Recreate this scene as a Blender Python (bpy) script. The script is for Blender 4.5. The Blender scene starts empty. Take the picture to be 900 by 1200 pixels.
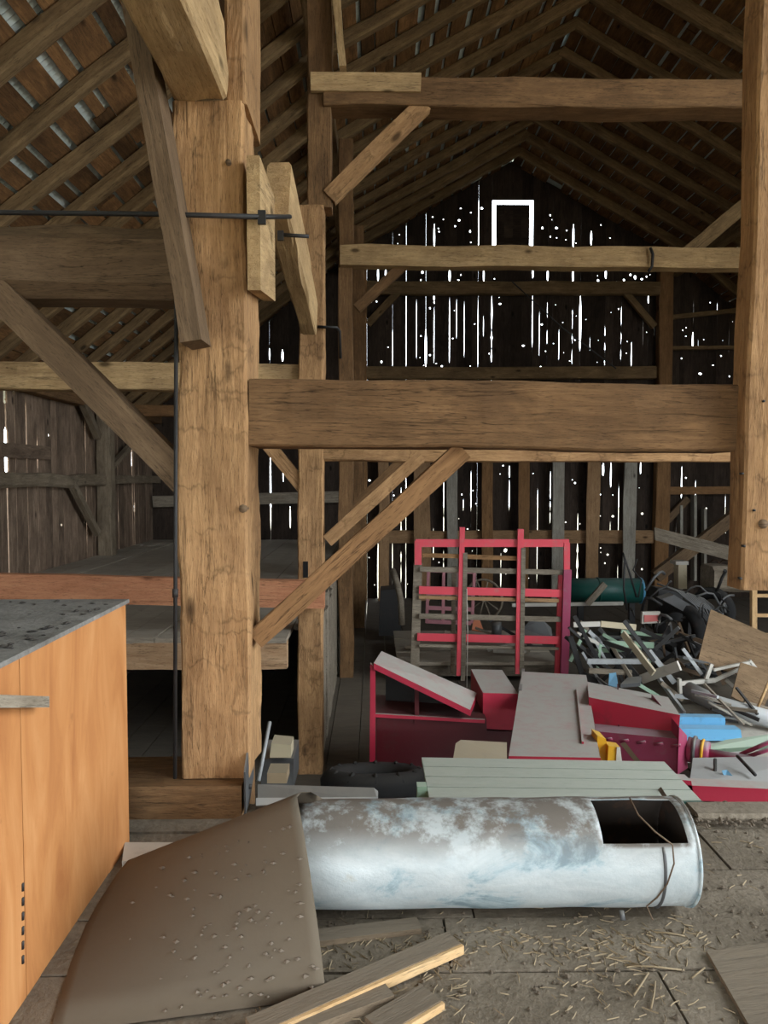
import bpy, bmesh, math, random
from mathutils import Vector, Matrix, noise
from mathutils.geometry import tessellate_polygon
random.seed(7)
SC = bpy.context.scene
COL = SC.collection
# ------------------------------------------------------------------ camera
F_PX = 870.0
CAM = Vector((0, 0, 1.6))
cam_d = bpy.data.cameras.new('camera'); cam = bpy.data.objects.new('camera', cam_d); COL.objects.link(cam)
cam_d.sensor_fit = 'VERTICAL'; cam_d.sensor_height = 24.0; cam_d.lens = 24.0*F_PX/1200.0
cam_d.clip_start = 0.05; cam_d.clip_end = 500
cam.location = CAM
PITCH, YAW = math.radians(2.63), math.radians(0.8)
cam.rotation_euler = (math.pi/2-PITCH, 0, -YAW)
SC.camera = cam
RCAM = cam.rotation_euler.to_matrix()
# ------------------------------------------------------------------ light
world = bpy.data.worlds.new('overcast'); SC.world = world; world.use_nodes = True
bg = world.node_tree.nodes['Background']
bg.inputs[0].default_value = (0.86, 0.94, 1.0, 1); bg.inputs[1].default_value = 7.5
SC.view_settings.view_transform = 'Standard'; SC.view_settings.look = 'None'
SC.view_settings.gamma = 1; SC.view_settings.use_curve_mapping = False
SC.view_settings.exposure = 0.45
def portal(name, loc, rot, sx, sy):
    l = bpy.data.lights.new(name, 'AREA'); l.shape = 'RECTANGLE'; l.size = sx; l.size_y = sy; l.energy = 1
    l.cycles.is_portal = True
    o = bpy.data.objects.new(name, l); COL.objects.link(o); o.location = loc; o.rotation_euler = rot
XL, XR, XRIDGE = -5.1, 11.4, 3.15          # side walls, ridge
ZR, XP, ZP = 8.75, -0.6, 6.65              # ridge height, purlin line
SL_LOW = 0.8
ZE = ZP-(XP-XL)*SL_LOW                     # eave height
YB, YF = 17.2, -4.0                        # gable wall, entrance wall
ZL, ZM = -1.2, 0.17                        # sunken bay floor, hay mow floor
YD = 3.62                                  # far edge of the threshing deck
DOOR_R = (-3.6, 4.7, -0.05, 2.95)             # y0,y1,z0,z1 of the wagon door, right wall
DOOR_F = (-3.6, 1.6, 0.0, 2.3)             # x0,x1,z0,z1 of the wagon door behind the camera
portal('side_door_portal', (XR+.2, (DOOR_R[0]+DOOR_R[1])/2, (DOOR_R[2]+DOOR_R[3])/2), (0, math.pi/2, 0), DOOR_R[3]-DOOR_R[2], DOOR_R[1]-DOOR_R[0])
portal('roof_portal', (9.15, .2, ZP-2.25*SL_LOW+.1), (0, math.atan(SL_LOW), 0), 5.76, 9.0)
portal('entrance_portal', ((DOOR_F[0]+DOOR_F[1])/2, YF-.2, (DOOR_F[2]+DOOR_F[3])/2), (math.pi/2, 0, 0), DOOR_F[1]-DOOR_F[0], DOOR_F[3]-DOOR_F[2])

# ------------------------------------------------------------------ pixel helpers
def ray(px, py): return RCAM @ Vector(((px-450)/F_PX, (600-py)/F_PX, -1))
def P(px, py, D): d = ray(px, py); return CAM+d*(D/d.y)
def PZ(px, py, z): d = ray(px, py); return CAM+d*((z-CAM.z)/d.z)
def PX(px, py, x): d = ray(px, py); return CAM+d*((x-CAM.x)/d.x)
def roofz(x):
    if x > XRIDGE: x = 2*XRIDGE-x
    if x >= XP: return ZR-(XRIDGE-x)*(ZR-ZP)/(XRIDGE-XP)
    return ZP-(XP-x)*SL_LOW

# ------------------------------------------------------------------ materials
MATS = {}
def srgb(c): return tuple(((v/12.92) if v <= .04045 else ((v+.055)/1.055)**2.4) for v in (x/255 for x in c))
def base_mat(name):
    m = bpy.data.materials.new(name); m.use_nodes = True; MATS[name] = m
    return m, m.node_tree, m.node_tree.nodes['Principled BSDF']
def nd(nt, typ, **kw):
    n = nt.nodes.new(typ)
    for k, v in kw.items(): setattr(n, k, v)
    return n
def setin(n, **kw):
    for k, v in kw.items(): n.inputs[k.replace('_', ' ')].default_value = v
def mixc(nt, fac, a, b, blend='MIX'):
    n = nd(nt, 'ShaderNodeMix', data_type='RGBA', blend_type=blend)
    for sock, v in ((n.inputs[0], fac), (n.inputs[6], a), (n.inputs[7], b)):
        if hasattr(v, 'is_output'): nt.links.new(v, sock)
        elif isinstance(v, (tuple, list)): sock.default_value = (*v[:3], 1)
        else: sock.default_value = v
    return n.outputs[2]
def mapping(nt, scale, coord='Object'):
    tc = nd(nt, 'ShaderNodeTexCoord'); mp = nd(nt, 'ShaderNodeMapping')
    mp.inputs['Scale'].default_value = scale
    oi = nd(nt, 'ShaderNodeObjectInfo'); mu = nd(nt, 'ShaderNodeVectorMath', operation='SCALE')
    cb = nd(nt, 'ShaderNodeCombineXYZ')
    for i in range(3): nt.links.new(oi.outputs['Random'], cb.inputs[i])
    nt.links.new(cb.outputs[0], mu.inputs[0]); mu.inputs['Scale'].default_value = 37.0
    ad = nd(nt, 'ShaderNodeVectorMath', operation='ADD')
    nt.links.new(tc.outputs[coord], ad.inputs[0]); nt.links.new(mu.outputs[0], ad.inputs[1])
    nt.links.new(ad.outputs[0], mp.inputs['Vector'])
    return mp.outputs[0], oi.outputs['Random']
def noise_tex(nt, vec, scale, detail=4, rough=.55, dist=0):
    n = nd(nt, 'ShaderNodeTexNoise'); setin(n, Scale=scale, Detail=detail, Roughness=rough, Distortion=dist)
    nt.links.new(vec, n.inputs['Vector']); return n.outputs[0]
def ramp(nt, fac, stops):
    r = nd(nt, 'ShaderNodeValToRGB'); nt.links.new(fac, r.inputs[0])
    e = r.color_ramp.elements
    while len(e) < len(stops): e.new(.5)
    for k, (p, c) in enumerate(stops):
        e[k].position = p; e[k].color = (*(c if isinstance(c, (tuple, list)) else (c, c, c)), 1)
    return r.outputs[0]
def bump(nt, bs, h, strength, dist=.01, prev=None):
    b = nd(nt, 'ShaderNodeBump'); b.inputs['Strength'].default_value = strength; b.inputs['Distance'].default_value = dist
    nt.links.new(h, b.inputs['Height'])
    if prev is not None: nt.links.new(prev, b.inputs['Normal'])
    nt.links.new(b.outputs[0], bs.inputs['Normal']); return b.outputs[0]
def dust_fac(nt, lo=.35, hi=.8, vec=None, amount=1.0):
    """dust settles on upward faces: a factor from the surface normal broken up by noise"""
    g = nd(nt, 'ShaderNodeNewGeometry'); sx = nd(nt, 'ShaderNodeSeparateXYZ'); nt.links.new(g.outputs['Normal'], sx.inputs[0])
    f = ramp(nt, sx.outputs[2], [(lo, 0.0), (hi, amount)])
    if vec is None: return f
    n = ramp(nt, noise_tex(nt, vec, 9, 6, .7), [(.3, .78), (.55, 1.0)])
    return mixc(nt, 1.0, f, n, 'MULTIPLY')
def wood(name, a, b, c=None, var=.25, stretch=9, bmp=.35, scale=3.0, rough=.85, dust=None, dustamt=.8, stain=.5, checks=.8, hew=0.0):
    """aged timber: long grain, drying checks, knots, stains; local x is the grain direction"""
    m, nt, bs = base_mat(name)
    a, b = srgb(a), srgb(b); c = srgb(c) if c else tuple(x*.35 for x in a)
    vec, rnd = mapping(nt, (1, stretch, stretch)); vec2, _ = mapping(nt, (1.2, 2.5, 2.5)); vec3, _ = mapping(nt, (.28, 7, 7)); vec4, _ = mapping(nt, (1.0, 2.2, 2.2))
    g = noise_tex(nt, vec, scale, 6, .66, .8)
    col = ramp(nt, g, [(.3, a), (.52, tuple((x+y)/2 for x, y in zip(a, b))), (.7, b)])
    fine = noise_tex(nt, vec, scale*7, 4, .65)
    st = ramp(nt, noise_tex(nt, vec2, 1.6, 6, .65, .5), [(.36, 1.0), (.6, 0.0)])
    mul = nd(nt, 'ShaderNodeMath', operation='MULTIPLY'); nt.links.new(st, mul.inputs[0]); mul.inputs[1].default_value = stain
    col = mixc(nt, mul.outputs[0], col, c)
    crack = ramp(nt, fine, [(.30, .3), (.45, 1.0)])
    col = mixc(nt, .8, col, crack, 'MULTIPLY')
    ck = noise_tex(nt, vec3, 2.6, 5, .55, .35)
    sub = nd(nt, 'ShaderNodeMath', operation='SUBTRACT'); nt.links.new(ck, sub.inputs[0]); sub.inputs[1].default_value = .5
    ab = nd(nt, 'ShaderNodeMath', operation='ABSOLUTE'); nt.links.new(sub.outputs[0], ab.inputs[0])
    ckl = ramp(nt, ab.outputs[0], [(.0, 0.0), (.012, 1.0)])
    msk = ramp(nt, noise_tex(nt, vec2, 1.1, 2), [(.47, 1.0), (.56, 1-checks)])
    lin = mixc(nt, msk, ckl, (1, 1, 1))
    col = mixc(nt, .75, col, lin, 'MULTIPLY')
    vo = nd(nt, 'ShaderNodeTexVoronoi'); vo.inputs['Scale'].default_value = 1.5; nt.links.new(vec4, vo.inputs['Vector'])
    kn = ramp(nt, vo.outputs['Distance'], [(.05, 1.0), (.12, 0.0)])
    col = mixc(nt, kn, col, tuple(x*.3 for x in a))
    if hew > .5:                                 # broad-axe scoring: dark broken cuts across the face
        ve = nd(nt, 'ShaderNodeTexVoronoi', feature='DISTANCE_TO_EDGE'); ve.inputs['Scale'].default_value = 2.4
        v6, _ = mapping(nt, (1.9, .42, .42)); v7 = nd(nt, 'ShaderNodeVectorMath', operation='ADD'); wob = nd(nt, 'ShaderNodeTexNoise'); wob.inputs['Scale'].default_value = 9; nt.links.new(vec4, wob.inputs['Vector']); wsc = nd(nt, 'ShaderNodeVectorMath', operation='SCALE'); wsc.inputs['Scale'].default_value = .22; nt.links.new(wob.outputs['Color'], wsc.inputs[0]); nt.links.new(v6, v7.inputs[0]); nt.links.new(wsc.outputs[0], v7.inputs[1]); nt.links.new(v7.outputs[0], ve.inputs['Vector'])
        cut = ramp(nt, ve.outputs['Distance'], [(.0, .45), (.05, 1.0)])
        cm = ramp(nt, noise_tex(nt, vec2, 2.2, 4), [(.44, 1.0), (.54, 0.0)])
        cut = mixc(nt, cm, (1, 1, 1), cut); col = mixc(nt, .65, col, cut, 'MULTIPLY')
    hsv = nd(nt, 'ShaderNodeHueSaturation'); nt.links.new(col, hsv.inputs['Color'])
    mr = nd(nt, 'ShaderNodeMapRange'); mr.inputs[3].default_value = 1-var; mr.inputs[4].default_value = 1+var
    nt.links.new(rnd, mr.inputs[0]); nt.links.new(mr.outputs[0], hsv.inputs['Value'])
    out = hsv.outputs[0]
    if dust:
        out = mixc(nt, dust_fac(nt, .4, .85, vec2, dustamt), out, srgb(dust))
    nt.links.new(out, bs.inputs['Base Color']); bs.inputs['Roughness'].default_value = rough
    bs.inputs['Specular IOR Level'].default_value = .2
    p = bump(nt, bs, g, bmp, .02); p = bump(nt, bs, fine, bmp*.7, .006, p); p = bump(nt, bs, lin, .5, .008, p)
    if hew:
        vh = nd(nt, 'ShaderNodeTexVoronoi'); vh.inputs['Scale'].default_value = 3.2; vh.inputs['Randomness'].default_value = 1
        v5, _ = mapping(nt, (1.6, .9, .9)); nt.links.new(v5, vh.inputs['Vector'])
        hh = nd(nt, 'ShaderNodeMath', operation='MULTIPLY'); nt.links.new(vh.outputs['Distance'], hh.inputs[0]); hh.inputs[1].default_value = 1.0
        bump(nt, bs, hh.outputs[0], hew, .03, p)
    return m
def paint(name, col, dust=(150, 146, 136), dustamt=.9, rough=.5, metallic=0, wear=(70, 55, 48), wearamt=.4, lo=.4, hi=.85):
    m, nt, bs = base_mat(name)
    vec, rnd = mapping(nt, (1, 1, 1))
    w = ramp(nt, noise_tex(nt, vec, 7, 6, .65), [(.55, 0.0), (.72, wearamt)])
    c = mixc(nt, w, srgb(col), srgb(wear))
    if dust: c = mixc(nt, dust_fac(nt, lo, hi, vec, dustamt), c, srgb(dust))
    nt.links.new(c, bs.inputs['Base Color']); bs.inputs['Roughness'].default_value = rough; bs.inputs['Metallic'].default_value = metallic
    bump(nt, bs, noise_tex(nt, vec, 30, 4), .25, .004)
    return m
wood('oak_post', (160, 121, 82), (198, 156, 110), (122, 90, 62), var=.06, bmp=.6, stain=.6, hew=.55)
wood('oak_beam', (110, 83, 56), (146, 111, 76), (78, 57, 38), var=.08, bmp=.55, stain=.55, hew=.4)
wood('oak_pale', (172, 140, 98), (208, 176, 130), (124, 98, 70), var=.06, stain=.5, bmp=.5, hew=.4)
wood('brace_brown', (132, 98, 66), (164, 124, 84), (96, 70, 46), var=.06, bmp=.25, stain=.3)
wood('brace_dark', (104, 84, 64), (134, 110, 84), (74, 58, 42), var=.05, bmp=.25, stain=.35)
wood('red_board', (176, 116, 84), (202, 146, 108), (140, 84, 58), var=.05, stain=.3)
wood('rim_wood', (168, 132, 98), (198, 164, 128), (130, 98, 72), var=.05, stain=.3)
wood('grey_wood', (128, 116, 100), (168, 156, 138), (86, 74, 60), var=.12, stain=.45)
wood('grey_beam', (122, 108, 90), (158, 142, 120), (84, 70, 54), var=.08, stain=.5)
wood('wall_plank', (116, 96, 80), (160, 137, 116), (66, 52, 42), var=.32, stain=.55)
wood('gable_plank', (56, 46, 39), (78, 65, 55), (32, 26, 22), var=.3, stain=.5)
wood('roof_board', (104, 75, 48), (152, 112, 72), (64, 46, 31), var=.45, stain=.6, checks=.4)
wood('rafter', (116, 94, 66), (156, 128, 92), (78, 62, 44), var=.14, stain=.45)
wood('stud_brown', (156, 122, 88), (186, 150, 112), (112, 84, 60), var=.12, stain=.4)
wood('stud_grey', (156, 150, 138), (186, 180, 166), (116, 106, 94), var=.08, stain=.35)
wood('sawn_pale', (196, 158, 110), (220, 186, 140), (150, 112, 74), var=.05, stain=.3)
wood('dusty_board', (112, 96, 78), (140, 122, 100), (80, 66, 52), var=.12, stain=.4, dust=(120, 110, 96), dustamt=.75)
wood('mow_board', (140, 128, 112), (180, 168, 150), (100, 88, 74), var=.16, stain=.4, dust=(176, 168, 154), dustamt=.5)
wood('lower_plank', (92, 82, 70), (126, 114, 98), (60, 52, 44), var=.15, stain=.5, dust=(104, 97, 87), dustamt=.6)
wood('green_plank', (132, 146, 130), (160, 172, 156), (110, 118, 104), var=.05, stain=.3, dust=(182, 184, 172), dustamt=.9, checks=.3)
def mk_plywood():
    m, nt, bs = base_mat('plywood')
    vec, rnd = mapping(nt, (1, 4.5, 1)); v2, _ = mapping(nt, (1, 1, 1))
    n = noise_tex(nt, vec, 1.3, 6, .6, 1.2); f = noise_tex(nt, vec, 22, 3, .6)
    c = ramp(nt, n, [(.3, srgb((168, 106, 58))), (.5, srgb((190, 128, 74))), (.72, srgb((206, 148, 94)))])
    k = ramp(nt, noise_tex(nt, v2, 9, 3, .5), [(.70, 0.0), (.76, .45)])
    c = mixc(nt, k, c, srgb((130, 78, 40)))
    nt.links.new(c, bs.inputs['Base Color']); bs.inputs['Roughness'].default_value = .62
    bump(nt, bs, f, .12, .004); return m
mk_plywood()
wood('old_plywood', (120, 98, 74), (146, 120, 92), (92, 74, 56), var=.05, stretch=4, stain=.4)
def mk_dirt(name, a, b, c, scale=2.2):
    m, nt, bs = base_mat(name)
    tc = nd(nt, 'ShaderNodeTexCoord'); v = nd(nt, 'ShaderNodeNewGeometry').outputs['Position']
    n = noise_tex(nt, v, scale, 7, .65); f = noise_tex(nt, v, 38, 4, .65)
    col = ramp(nt, n, [(.3, srgb(a)), (.52, srgb(b)), (.72, srgb(c))])
    col = mixc(nt, .5, col, ramp(nt, f, [(.3, .55), (.6, 1.0)]), 'MULTIPLY')
    nt.links.new(col, bs.inputs['Base Color']); bs.inputs['Roughness'].default_value = .95
    bs.inputs['Specular IOR Level'].default_value = .1
    p = bump(nt, bs, n, .4, .03); bump(nt, bs, f, .6, .012, p); return m
mk_dirt('deck_dirt', (100, 90, 77), (126, 115, 100), (150, 138, 122))
mk_dirt('box_grime', (112, 108, 102), (134, 130, 124), (152, 148, 142), 4)
mk_dirt('earth', (140, 132, 112), (156, 150, 130), (176, 168, 150), .8)
def mk_galv():
    m, nt, bs = base_mat('galvanised')
    vec, rnd = mapping(nt, (1, 1, 1)); v2, _ = mapping(nt, (.8, 1.4, 1.4))
    n = noise_tex(nt, v2, 4.5, 7, .68, .7); f = noise_tex(nt, vec, 34, 5, .65)
    c = ramp(nt, n, [(.34, srgb((128, 146, 152))), (.43, srgb((168, 184, 188))), (.47, srgb((186, 194, 194))), (.7, srgb((206, 210, 208)))])
    r = ramp(nt, noise_tex(nt, v2, 6, 5, .6), [(.66, 0.0), (.76, .5)])
    c = mixc(nt, r, c, srgb((178, 160, 122)))
    d = dust_fac(nt, .2, .8, None, .95); dn = ramp(nt, noise_tex(nt, vec, 7, 6, .7), [(.40, .2), (.52, 1.0)])
    c = mixc(nt, mixc(nt, 1.0, d, dn, 'MULTIPLY'), c, srgb((112, 102, 92)))
    nt.links.new(c, bs.inputs['Base Color']); bs.inputs['Roughness'].default_value = .55
    bs.inputs['Metallic'].default_value = .15
    p = bump(nt, bs, n, .3, .01); bump(nt, bs, f, .45, .006, p); return m
mk_galv()
def mk_roofmetal():
    m, nt, bs = base_mat('roof_metal')
    vec, rnd = mapping(nt, (1, 1, 1))
    c = ramp(nt, noise_tex(nt, vec, 3, 5), [(.3, srgb((176, 188, 186))), (.7, srgb((218, 226, 222)))])
    nt.links.new(c, bs.inputs['Base Color']); bs.inputs['Roughness'].default_value = .5; bs.inputs['Metallic'].default_value = .2
    return m
mk_roofmetal()
paint('brown_sheet', (98, 86, 70), dust=(104, 95, 82), dustamt=.5, rough=.9, wear=(92, 78, 62), wearamt=.35)
paint('red_paint', (180, 40, 64), dust=(172, 167, 158), dustamt=1.0, wear=(120, 52, 56), wearamt=.5)
paint('red_rack', (226, 74, 88), dust=(170, 140, 136), dustamt=.4, wear=(176, 120, 112), wearamt=.5)
paint('purple_red', (158, 62, 92), dust=(156, 144, 146), dustamt=.9, wear=(140, 110, 116), wearamt=.6)
paint('shaded_dark_red', (84, 16, 25), dust=(96, 70, 66), dustamt=.6)  # darker copy of the red, shade of the baler's lower parts put into the colour
paint('dusty_steel', (92, 92, 92), dust=(150, 146, 138), dustamt=.8, metallic=.3)
paint('black_iron', (34, 32, 31), dust=(80, 76, 70), dustamt=.5, rough=.6)
paint('blue_paint', (98, 164, 204), dust=(150, 184, 200), dustamt=.45)
paint('yellow_paint', (220, 164, 32), dust=(190, 170, 120), dustamt=.3)
paint('pale_green', (158, 186, 160), dust=(180, 184, 172), dustamt=.5)
paint('dark_green', (18, 74, 66), dust=(96, 110, 104), dustamt=.5)
paint('white_paint', (200, 194, 182), dust=(176, 168, 156), dustamt=.5)
paint('cream_paint', (196, 182, 152), dust=(176, 164, 140), dustamt=.6)
paint('pinkish', (176, 116, 122), dust=(160, 150, 146), dustamt=.5)
paint('rubber', (30, 29, 29), dust=(70, 66, 60), dustamt=.4, rough=.9)
paint('wire_rust', (96, 76, 56), dust=None, rough=.8)
paint('pipe_inside', (58, 48, 40), dust=None, rough=.9, wear=(110, 74, 48), wearamt=.6)  # rusty brown, made dark to carry the shade inside the pipe
paint('hole_shade', (14, 12, 10), dust=None, rough=1, wearamt=0)
paint('tan_board', (168, 146, 116), dust=(170, 160, 140), dustamt=.6)
paint('light_grey', (170, 172, 172), dust=(176, 172, 164), dustamt=.5)
paint('straw', (146, 128, 100), dust=None, rough=.9, wear=(98, 84, 66), wearamt=.9)
paint('clod', (96, 84, 70), dust=None, rough=.95, wear=(140, 124, 100), wearamt=.6)
paint('chip', (122, 110, 96), dust=None, rough=.95, wear=(70, 62, 54), wearamt=.9)
paint('dark_chip', (70, 64, 58), dust=None, rough=.95, wear=(40, 37, 34), wearamt=.9)
paint('lamp_red', (206, 110, 104), dust=(190, 170, 160), dustamt=.3)
paint('orange_paint', (202, 112, 72), dust=(170, 140, 120), dustamt=.4)

# ------------------------------------------------------------------ object helpers
WM = {}
def props(o, label=None, cat=None, group=None, kind=None):
    for k, v in (('label', label), ('category', cat), ('group', group), ('kind', kind)):
        if v: o[k] = v
    return o
def place(o, M, parent=None):
    COL.objects.link(o)
    if parent is not None:
        o.parent = parent; o.matrix_basis = WM[parent.name].inverted() @ M
    else: o.matrix_basis = M
    WM[o.name] = M.copy()
    return o
def thing(name, label, cat, loc=(0, 0, 0), group=None):
    o = bpy.data.objects.new(name, None); o.empty_display_size = .1
    place(o, Matrix.Translation(Vector(loc))); return props(o, label, cat, group)
def setting(name, loc=(0, 0, 0), label=None):
    o = bpy.data.objects.new(name, None); o.empty_display_size = .1
    place(o, Matrix.Translation(Vector(loc))); return props(o, label, None, None, 'structure')
def finish(name, verts, faces, mat, M, parent=None, smooth=False, **kw):
    me = bpy.data.meshes.new(name); me.from_pydata([tuple(v) for v in verts], [], faces)
    bm = bmesh.new(); bm.from_mesh(me); bmesh.ops.recalc_face_normals(bm, faces=bm.faces); bm.to_mesh(me); bm.free()
    if smooth: me.polygons.foreach_set('use_smooth', [True]*len(me.polygons))
    me.materials.append(MATS[mat]); me.update()
    o = bpy.data.objects.new(name, me); place(o, M, parent)
    return props(o, **kw)
def frame(p0, p1, up=(0, 0, 1)):
    x = (p1-p0).normalized(); up = Vector(up)
    if abs(x.dot(up)) > .98: up = Vector((0, -1, 0))
    y = up.cross(x).normalized(); z = x.cross(y)
    return Matrix(((x.x, y.x, z.x, p0.x), (x.y, y.y, z.y, p0.y), (x.z, y.z, z.z, p0.z), (0, 0, 0, 1)))
def beam(name, p0, p1, w, h, mat, parent=None, up=(0, 0, 1), seg=1, jit=0, cham=0, taper=1.0, hewn=0.0, **kw):
    """timber from p0 to p1; w = width across (local y), h = height (local z); hewn by jitter, arrises chamfered"""
    p0, p1 = Vector(p0), Vector(p1); M = frame(p0, p1, up); L = (p1-p0).length
    if cham:
        c = cham; a, b = w/2, h/2
        sec = [(-a+c, -b), (a-c, -b), (a, -b+c), (a, b-c), (a-c, b), (-a+c, b), (-a, b-c), (-a, -b+c)]
    else: sec = [(-w/2, -h/2), (w/2, -h/2), (w/2, h/2), (-w/2, h/2)]
    if hewn:                                     # faces split into strips so that adze facets show in relief
        sp = []
        for q, (a, b) in enumerate(zip(sec, sec[1:]+sec[:1])):
            k = 6 if q % 2 == 0 or not cham else 1
            sp += [(a[0]+(b[0]-a[0])*i/k, a[1]+(b[1]-a[1])*i/k) for i in range(k)]
        sec = sp; seg = max(seg, int(L/.045))
    n = len(sec); vs, fs = [], []; so = random.random()*100
    for i in range(seg+1):
        t = i/seg; k = 1+(taper-1)*t
        oy = jit*noise.noise((t*L*1.3+so, 3.3, 0)); oz = jit*noise.noise((t*L*1.3+so, 7.7, 0))
        for q, (y, z) in enumerate(sec):
            jy = jit*noise.noise((t*L*3.1+so, q//(2 if cham else 1)*5.1, 1)); jz = jit*noise.noise((t*L*3.1+so, q//(2 if cham else 1)*5.1, 9))
            if hewn:
                jy = jz = 0
                c_ = noise.noise((t*L*2.6+so, y*7, z*7)); st_ = math.floor((c_+.15*noise.noise((t*L*9, y*22+so, z*22)))*5)/5
                d_ = 1-hewn*(st_+.1)-.006*noise.noise((t*L*3+so, y*30, z*30))
                vs.append((t*L, y*k*d_+oy, z*k*d_+oz)); continue
            vs.append((t*L, y*k+oy+jy, z*k+oz+jz))
    for i in range(seg):
        for q in range(n):
            r = (q+1) % n; fs.append((i*n+q, i*n+r, (i+1)*n+r, (i+1)*n+q))
    fs.append(tuple(range(n))); fs.append(tuple(range(seg*n, seg*n+n)))
    return finish(name, vs, fs, mat, M, parent, **kw)
def prism(name, pts, vec, mat, parent=None, **kw):
    """polygon of world points extruded by a vector; local x runs along the first edge"""
    pts = [Vector(p) for p in pts]; vec = Vector(vec); c = sum(pts, Vector())/len(pts)
    nrm = Vector()
    for i in range(len(pts)): nrm += (pts[i]-c).cross(pts[(i+1) % len(pts)]-c)
    M = frame(c, c+(pts[1]-pts[0]), nrm.normalized()); I = M.inverted(); n = len(pts)
    vs = [I @ p for p in pts]+[I @ (p+vec) for p in pts]
    fs = [tuple(range(n)), tuple(range(n, 2*n))]+[(i, (i+1) % n, n+(i+1) % n, n+i) for i in range(n)]
    return finish(name, vs, fs, mat, M, parent, **kw)
def slab(name, pts, t, mat, parent=None, **kw):
    """thin sheet: polygon given thickness t away from the viewer"""
    pts = [Vector(p) for p in pts]; c = sum(pts, Vector())/len(pts); nrm = Vector()
    for i in range(len(pts)): nrm += (pts[i]-c).cross(pts[(i+1) % len(pts)]-c)
    nrm.normalize()
    if nrm.dot(c-CAM) < 0: nrm = -nrm
    return prism(name, pts, nrm*t, mat, parent, **kw)
def pxquad(q, D): return [P(x, y, D) for x, y in q]
def pxbox(name, q, D, depth, mat, parent=None, **kw): return prism(name, pxquad(q, D), (0, depth, 0), mat, parent, **kw)
def box(name, lo, hi, mat, parent=None, **kw):
    x0, y0, z0 = lo; x1, y1, z1 = hi
    return prism(name, [(x0, y0, z0), (x1, y0, z0), (x1, y1, z0), (x0, y1, z0)], (0, 0, z1-z0), mat, parent, **kw)
def tube(name, pts, r, mat, parent=None, res=8, closed=False, r1=None, smooth=True, **kw):
    pts = [Vector(p) for p in pts]; c = pts[0].copy(); n = len(pts); vs, fs = [], []; prev = None
    for i, p in enumerate(pts):
        if closed: d = pts[(i+1) % n]-pts[i-1]
        else: d = pts[min(i+1, n-1)]-pts[max(i-1, 0)]
        d.normalize()
        if prev is None:
            a = Vector((0, 0, 1)) if abs(d.z) < .9 else Vector((1, 0, 0)); u = d.cross(a).normalized()
        else: u = (prev-d*prev.dot(d)).normalized()
        prev = u; v = d.cross(u); rr = r if r1 is None else r+(r1-r)*i/max(n-1, 1)
        for k in range(res):
            a = 2*math.pi*k/res; vs.append(p-c+(u*math.cos(a)+v*math.sin(a))*rr)
    m = n if closed else n-1
    for i in range(m):
        j = (i+1) % n
        for k in range(res): fs.append((i*res+k, i*res+(k+1) % res, j*res+(k+1) % res, j*res+k))
    if not closed: fs += [tuple(range(res)), tuple(range((n-1)*res, n*res))]
    return finish(name, vs, fs, mat, Matrix.Translation(c), parent, smooth, **kw)
def arc(f, n=16, a=0.0, b=1.0): return [f(a+(b-a)*i/n) for i in range(n+1)]
def ring(c, ax, r, n=20):
    c, ax = Vector(c), Vector(ax).normalized(); u = ax.orthogonal().normalized(); v = ax.cross(u)
    return [c+(u*math.cos(2*math.pi*i/n)+v*math.sin(2*math.pi*i/n))*r for i in range(n)]
def plank_outline(name, outer, holes, t, mat, M, parent, **kw):
    """board cut to an outline in its local xz plane, with knot holes right through"""
    loops = [[Vector((x, 0, z)) for x, z in outer]]+[[Vector((x, 0, z)) for x, z in h] for h in holes]
    tri = tessellate_polygon([[Vector((v.x, v.z, 0)) for v in l] for l in loops])
    flat = [v for l in loops for v in l]; n = len(flat)
    vs = flat+[v+Vector((0, t, 0)) for v in flat]
    fs = [tuple(f) for f in tri]+[tuple(i+n for i in f) for f in tri]; o = 0
    for l in loops:
        k = len(l)
        for i in range(k): fs.append((o+i, o+(i+1) % k, n+o+(i+1) % k, n+o+i))
        o += k
    return finish(name, vs, fs, mat, M, parent, **kw)

# ================================================================== SETTING
ground = finish('ground', [(-60, -60, 0), (70, -60, 0), (70, 80, 0), (-60, 80, 0)], [(0, 1, 2, 3)], 'earth', Matrix.Translation((0, 0, ZL-.35)), kind='structure')
# ---- roof: rafters, boards, metal
ceiling = setting('ceiling')
def roof_pt(x, y, off=0.0):
    """point on the underside plane of the roof boards, off metres outwards"""
    s = (ZR-ZP)/(XRIDGE-XP) if XP <= x <= 2*XRIDGE-XP else SL_LOW
    sg = 1 if x <= XRIDGE else -1
    nrm = Vector((-s*sg, 0, 1)).normalized(); return Vector((x, y, roofz(x)))+nrm*off
XP2 = 2*XRIDGE-XP
y = 4.45
k = 0
while y < YB-.1:
    wv = random.uniform(.12, .16); hv = random.uniform(.15, .19)
    for (xa, xb) in ((XL-.35, XP), (XP, XRIDGE), (XR+.35, XP2), (XP2, XRIDGE)):
        if xa > XRIDGE and y < 8 and abs(xb-XP2) < .01: continue
        a = roof_pt(xa+.001*(1 if xb > xa else -1), y+random.uniform(-.04, .04), -.07); b = roof_pt(xb-.001*(1 if xb > xa else -1), y+random.uniform(-.04, .04), -.07)
        beam('rafter', a, b, wv, hv, 'rafter', ceiling, up=(0, 0, 1), seg=5, jit=.03, cham=.03)
    y += .745; k += 1
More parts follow.
